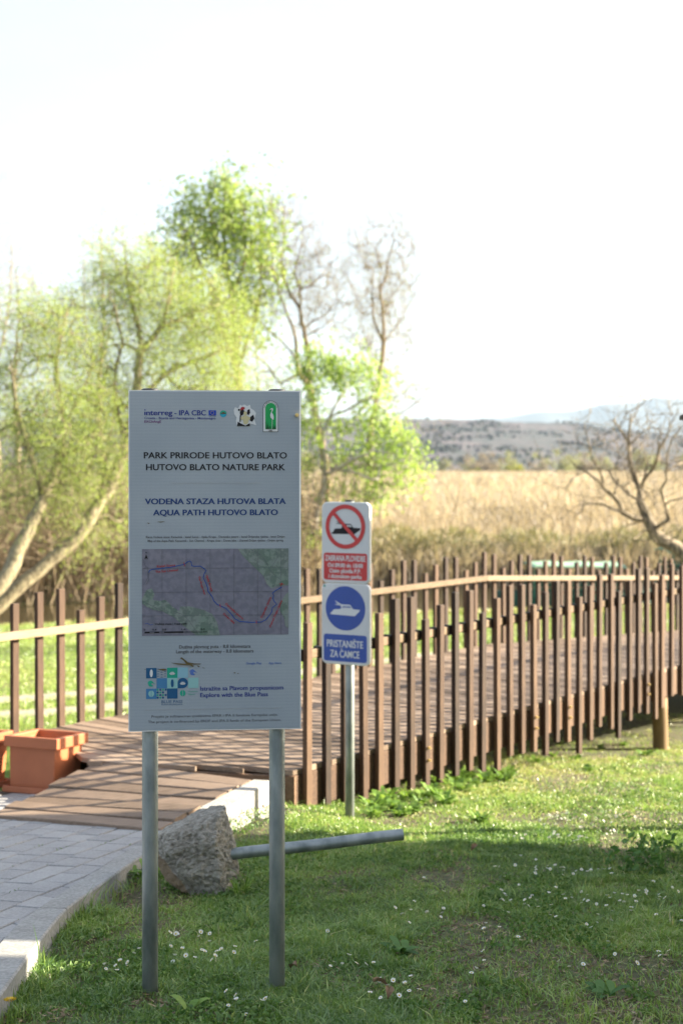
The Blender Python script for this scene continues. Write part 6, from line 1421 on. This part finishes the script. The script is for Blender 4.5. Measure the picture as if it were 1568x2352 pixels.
clm = a2([(865, 428), (905, 452), (960, 385), (1015, 385), (1060, 415), (1085, 435), (1115, 440), (1150, 438), (1220, 440), (1235, 425), (1020, 440), (895, 420), (940, 425), (1005, 425), (1170, 440), (610, 467), (680, 515), (550, 540), (510, 605), (535, 625), (560, 590), (620, 610), (645, 610), (690, 600), (705, 595), (820, 560), (835, 648), (880, 660), (845, 645), (945, 702), (830, 740), (825, 782), (765, 825), (785, 828), (880, 820), (1120, 795), (1145, 800), (1183, 792), (1380, 793), (1475, 750), (1490, 760), (1520, 757), (1245, 640), (1285, 622), (1230, 600), (1330, 537), (1360, 520), (1440, 520), (1470, 540), (1555, 625), (1215, 548), (1245, 548), (1160, 550), (1190, 550), (1120, 545), (1010, 535), (1055, 540), (940, 545), (240, 665), (1550, 460), (1440, 480), (1345, 560), (1300, 580), (1275, 720), (1315, 740), (1230, 660), (665, 570), (480, 570), (590, 465), (775, 530), (890, 535), (900, 600), (1100, 610), (1070, 600), (1380, 580), (1190, 630), (795, 595)])
drg = random.Random(5)
clm += a2([(drg.uniform(880, 1560), 530 + drg.gauss(0, 28)) for _ in range(36)]) + a2([(drg.uniform(1000, 1330), drg.gauss(428, 14)) for _ in range(14)])
cls = a2([(drg.uniform(930, 1300), 320 - abs(drg.gauss(0, 45))) for _ in range(34)] + [(drg.gauss(1130, 60), drg.gauss(232, 9)) for _ in range(26)] + [(drg.uniform(1150, 1566), drg.uniform(180, 345)) for _ in range(30)])
used = set()
def plant_daisy(px, py, lab, grp, sc):
    g0 = ground_hit(px, py + 4)
    if bool(on_path(np.array(g0.x - 0.02), np.array(g0.y))): return
    k = drg.randrange(4)
    if k in used: o = dp[k].copy(); COL.objects.link(o)
    else: o = dp[k]; used.add(k)
    o.location = g0; sc *= 0.8; o.scale = (sc,) * 2 + (sc * drg.uniform(0.8, 1.5),); o.rotation_euler = (drg.uniform(-.5, .5), drg.uniform(-.5, .5), drg.uniform(0, 6.28))
    tag(o, lab, 'daisy', grp)
for px, py in cl1: plant_daisy(px, py, 'open white daisy in the bunch between the two board posts', 'daisies between the board posts', drg.uniform(.95, 1.25))
for px, py in cl0: plant_daisy(px, py, 'white daisy in the small bunch left of the left board post', 'daisies left of the board', drg.uniform(.9, 1.2))
for px, py in clb: plant_daisy(px, py, 'white daisy in the front row right of the right board post', 'daisies right of the board', drg.uniform(.9, 1.2))
for px, py in clm: plant_daisy(px, py, 'white daisy scattered over the shaded lawn right of the board', 'daisies on the shaded lawn', drg.uniform(.85, 1.2))
for px, py in cls: plant_daisy(px, py, 'white daisy scattered over the sunlit lawn beyond the shade', 'daisies on the sunlit lawn', drg.uniform(.9, 1.35))
# dandelion at the left edge
g0 = ground_hit(24, 2352); dz = empty('dandelion', g0, 0, 'yellow dandelion flower at the left picture edge beside the kerb', 'dandelion')
mb = MB(); mb.tube([(0, 0, 0), (0.004, 0, 0.05), (0.002, 0.002, 0.085)], 0.0022, 5); mb.build('stem', M['stem'], dz)
n = 90; a = rng.uniform(0, 6.28, n); rr = rng.uniform(0.006, 0.02, n); C = np.stack([rr * np.cos(a), rr * np.sin(a), 0.087 + 0.006 * (1 - rr / 0.02)], -1)
V, Q = leaves_mesh(C, 0.014, 0.0035, np.stack([np.cos(a), np.sin(a), 0.5 + 0 * a], -1) * 2, 0.3); mb = MB(); mb.add(V, Q); mb.build('flower', M['yellow'], dz)

# ------------------------------------------------------------------ leafy weeds, nettles, dead leaves
def rosette(name, loc, n, L, wd, up, mat, label, cat, group=None):
    mb = MB(); r_ = random.Random(int(loc.x * 1e4) & 0xffff)
    for k in range(n):
        a = r_.uniform(0, 6.283); ln = L * r_.uniform(.55, 1.15); w_ = wd * r_.uniform(.7, 1.2); e = up * r_.uniform(.4, 1.3); c, s_ = math.cos(a), math.sin(a)
        o0 = (r_.uniform(-.6, .6) * L * .5, r_.uniform(-.6, .6) * L * .5); v = []
        for t, ww in ((0, .25), (.3, .8), (.6, 1), (.85, .6), (1, .08)):
            rad = ln * t * .9; z = ln * e * (t - .55 * t * t)
            for sg in (-1, 1): v.append((o0[0] + rad * c - sg * ww * w_ * .5 * s_, o0[1] + rad * s_ + sg * ww * w_ * .5 * c, z + abs(ww) * w_ * .18))
        mb.add(v, [(2 * i, 2 * i + 1, 2 * i + 3, 2 * i + 2) for i in range(4)])
    o = mb.build(name, mat); o.location = loc; return tag(o, label, cat, group)
wr = random.Random(11)
wl = [(880, 1850), (905, 1862), (935, 1838), (965, 1850), (990, 1828), (1010, 1838), (1040, 1812), (1060, 1822), (1085, 1806), (1115, 1798), (1140, 1790), (920, 1875), (860, 1878), (1100, 1890), (1000, 1805), (1170, 1780), (1075, 1790), (892, 1838), (948, 1868), (975, 1834), (1024, 1850), (1052, 1798), (1126, 1778), (1155, 1795), (1030, 1800), (862, 1862)]
for k, (px, py) in enumerate(wl):
    rosette('leafy_weed', ground_hit(px, py), wr.randint(34, 52), wr.uniform(.085, .14), wr.uniform(.022, .036), 1.3, M['weed'], 'bright leafy weed in the row along the foot of the nearer picket railing' if k != 13 else 'leafy weed tuft standing alone on the sunlit grass beyond the pipe end', 'weed', 'weeds along the railing' if k != 13 else None)
for px, py in ((1230, 1752), (1270, 1738), (1320, 1745), (1380, 1720), (1430, 1712), (1480, 1735), (1350, 1770)):
    rosette('leafy_weed', ground_hit(px, py), 16, wr.uniform(.08, .14), wr.uniform(.03, .05), 0.9, M['weed'], 'leafy weed on the slope below the far half of the nearer railing', 'weed', 'weeds on the upper slope')
def nettle(px, py, n, h, label):
    g0 = ground_hit(px, py); o = empty('nettle', g0, 0, label, 'weed'); ms, ml = MB(), []
    for k in range(n):
        bx, by = rng.normal(size=2) * 0.07; hh = h * rng.uniform(.6, 1.1); tx, ty = rng.normal(size=2) * 0.04
        ms.tube([(bx, by, 0), (bx + tx * .5, by + ty * .5, hh * .5), (bx + tx, by + ty, hh)], [0.002, 0.0018, 0.001], 4)
        for t in np.linspace(.3, 1, 6):
            for q in range(2): ml.append((bx + tx * t + rng.normal() * .02, by + ty * t + rng.normal() * .02, hh * t))
    ms.build('stem', M['stem'], o); C = np.array(ml); V, Q = leaves_mesh(C, rng.uniform(.03, .06, len(C)), rng.uniform(.02, .03, len(C)), np.array([0, 0, 0.1]), 1.0); mb = MB(); mb.add(V, Q); mb.build('leaves', M['nettle'], o)
nettle(1470, 2012, 16, 0.20, 'dark green nettle clump on the shaded lawn near the right edge')
rosette('leafy_weed', ground_hit(556, 2058), 22, .11, .012, 1.8, M['weed'], 'upright grass tuft at the right foot of the concrete lump', 'weed')
rosette('leafy_weed', ground_hit(392, 2040), 20, .08, .018, 1.2, M['weed'], 'low leafy weed at the left foot of the concrete lump', 'weed')
nettle(1515, 1975, 8, 0.16, 'small nettle clump at the shade boundary near the right edge')
rosette('dock_plant', ground_hit(925, 2190), 12, .13, .04, .8, M['nettle'], 'broad dark dock leaves on the shaded lawn below the pipe end', 'weed')
rosette('dock_plant', ground_hit(1390, 2290), 11, .12, .035, .7, M['nettle'], 'low bluish thistle rosette near the lower right corner', 'weed')
rosette('dock_plant', ground_hit(440, 2330), 5, .10, .03, 1.2, M['weed'], 'long pale leaf plant at the bottom edge right of the left board post', 'weed')
rosette('leafy_weed', ground_hit(325, 2020), 26, .12, .03, 1.3, M['weed'], 'dense weed tuft filling the corner between kerb, left post and concrete lump', 'weed')
for k, (px, py, lab) in enumerate(((885, 2308, 'orange brown dead leaf at the bottom edge of the lawn, middle'), (888, 2280, 'pale curled dead leaf just above the orange one at the bottom edge'), (672, 2236, 'brown dead leaf beside the foot of the right board post'), (1080, 1962, 'dead leaf lying at the shade boundary right of the pipe'))):
    mb = MB(); v = []
    for t in np.linspace(0, 1, 6):
        w_ = 0.017 * math.sin(math.pi * min(.97, max(.06, t))); zz = 0.02 + 0.02 * math.sin(t * 2.5)
        v += [(-w_, 0.06 * t, zz + 0.012), (0, 0.06 * t, zz), (w_, 0.06 * t, zz + 0.014)]
    mb.add(v, [(3 * i + j, 3 * i + j + 1, 3 * i + 3 + j + 1, 3 * i + 3 + j) for i in range(5) for j in range(2)])
    o = mb.build('dead_leaf', M['dead_leaf']); o.location = ground_hit(px, py); o.rotation_euler = (0.2, 0.3, k * 1.9); tag(o, lab, 'leaf', 'dead leaves on the lawn')

# ------------------------------------------------------------------ haze over the marsh and hills
mb = MB(); mb.box((-5600, -60, -40), (5600, 7900, 560))
m = bpy.data.materials.new('haze_air'); m.use_nodes = True; nt = m.node_tree; nt.nodes.clear()
ho = nt.nodes.new('ShaderNodeOutputMaterial'); pvn = nt.nodes.new('ShaderNodeVolumePrincipled')
pvn.inputs['Color'].default_value = (0.60, 0.78, 1.0, 1); pvn.inputs['Density'].default_value = 0.00006; pvn.inputs['Anisotropy'].default_value = 0.3
nt.links.new(pvn.outputs[0], ho.inputs['Volume'])
hz_ = mb.build('haze', m); tag(hz_, 'thin pale blue haze over the marsh and hills', 'haze', kind='stuff')
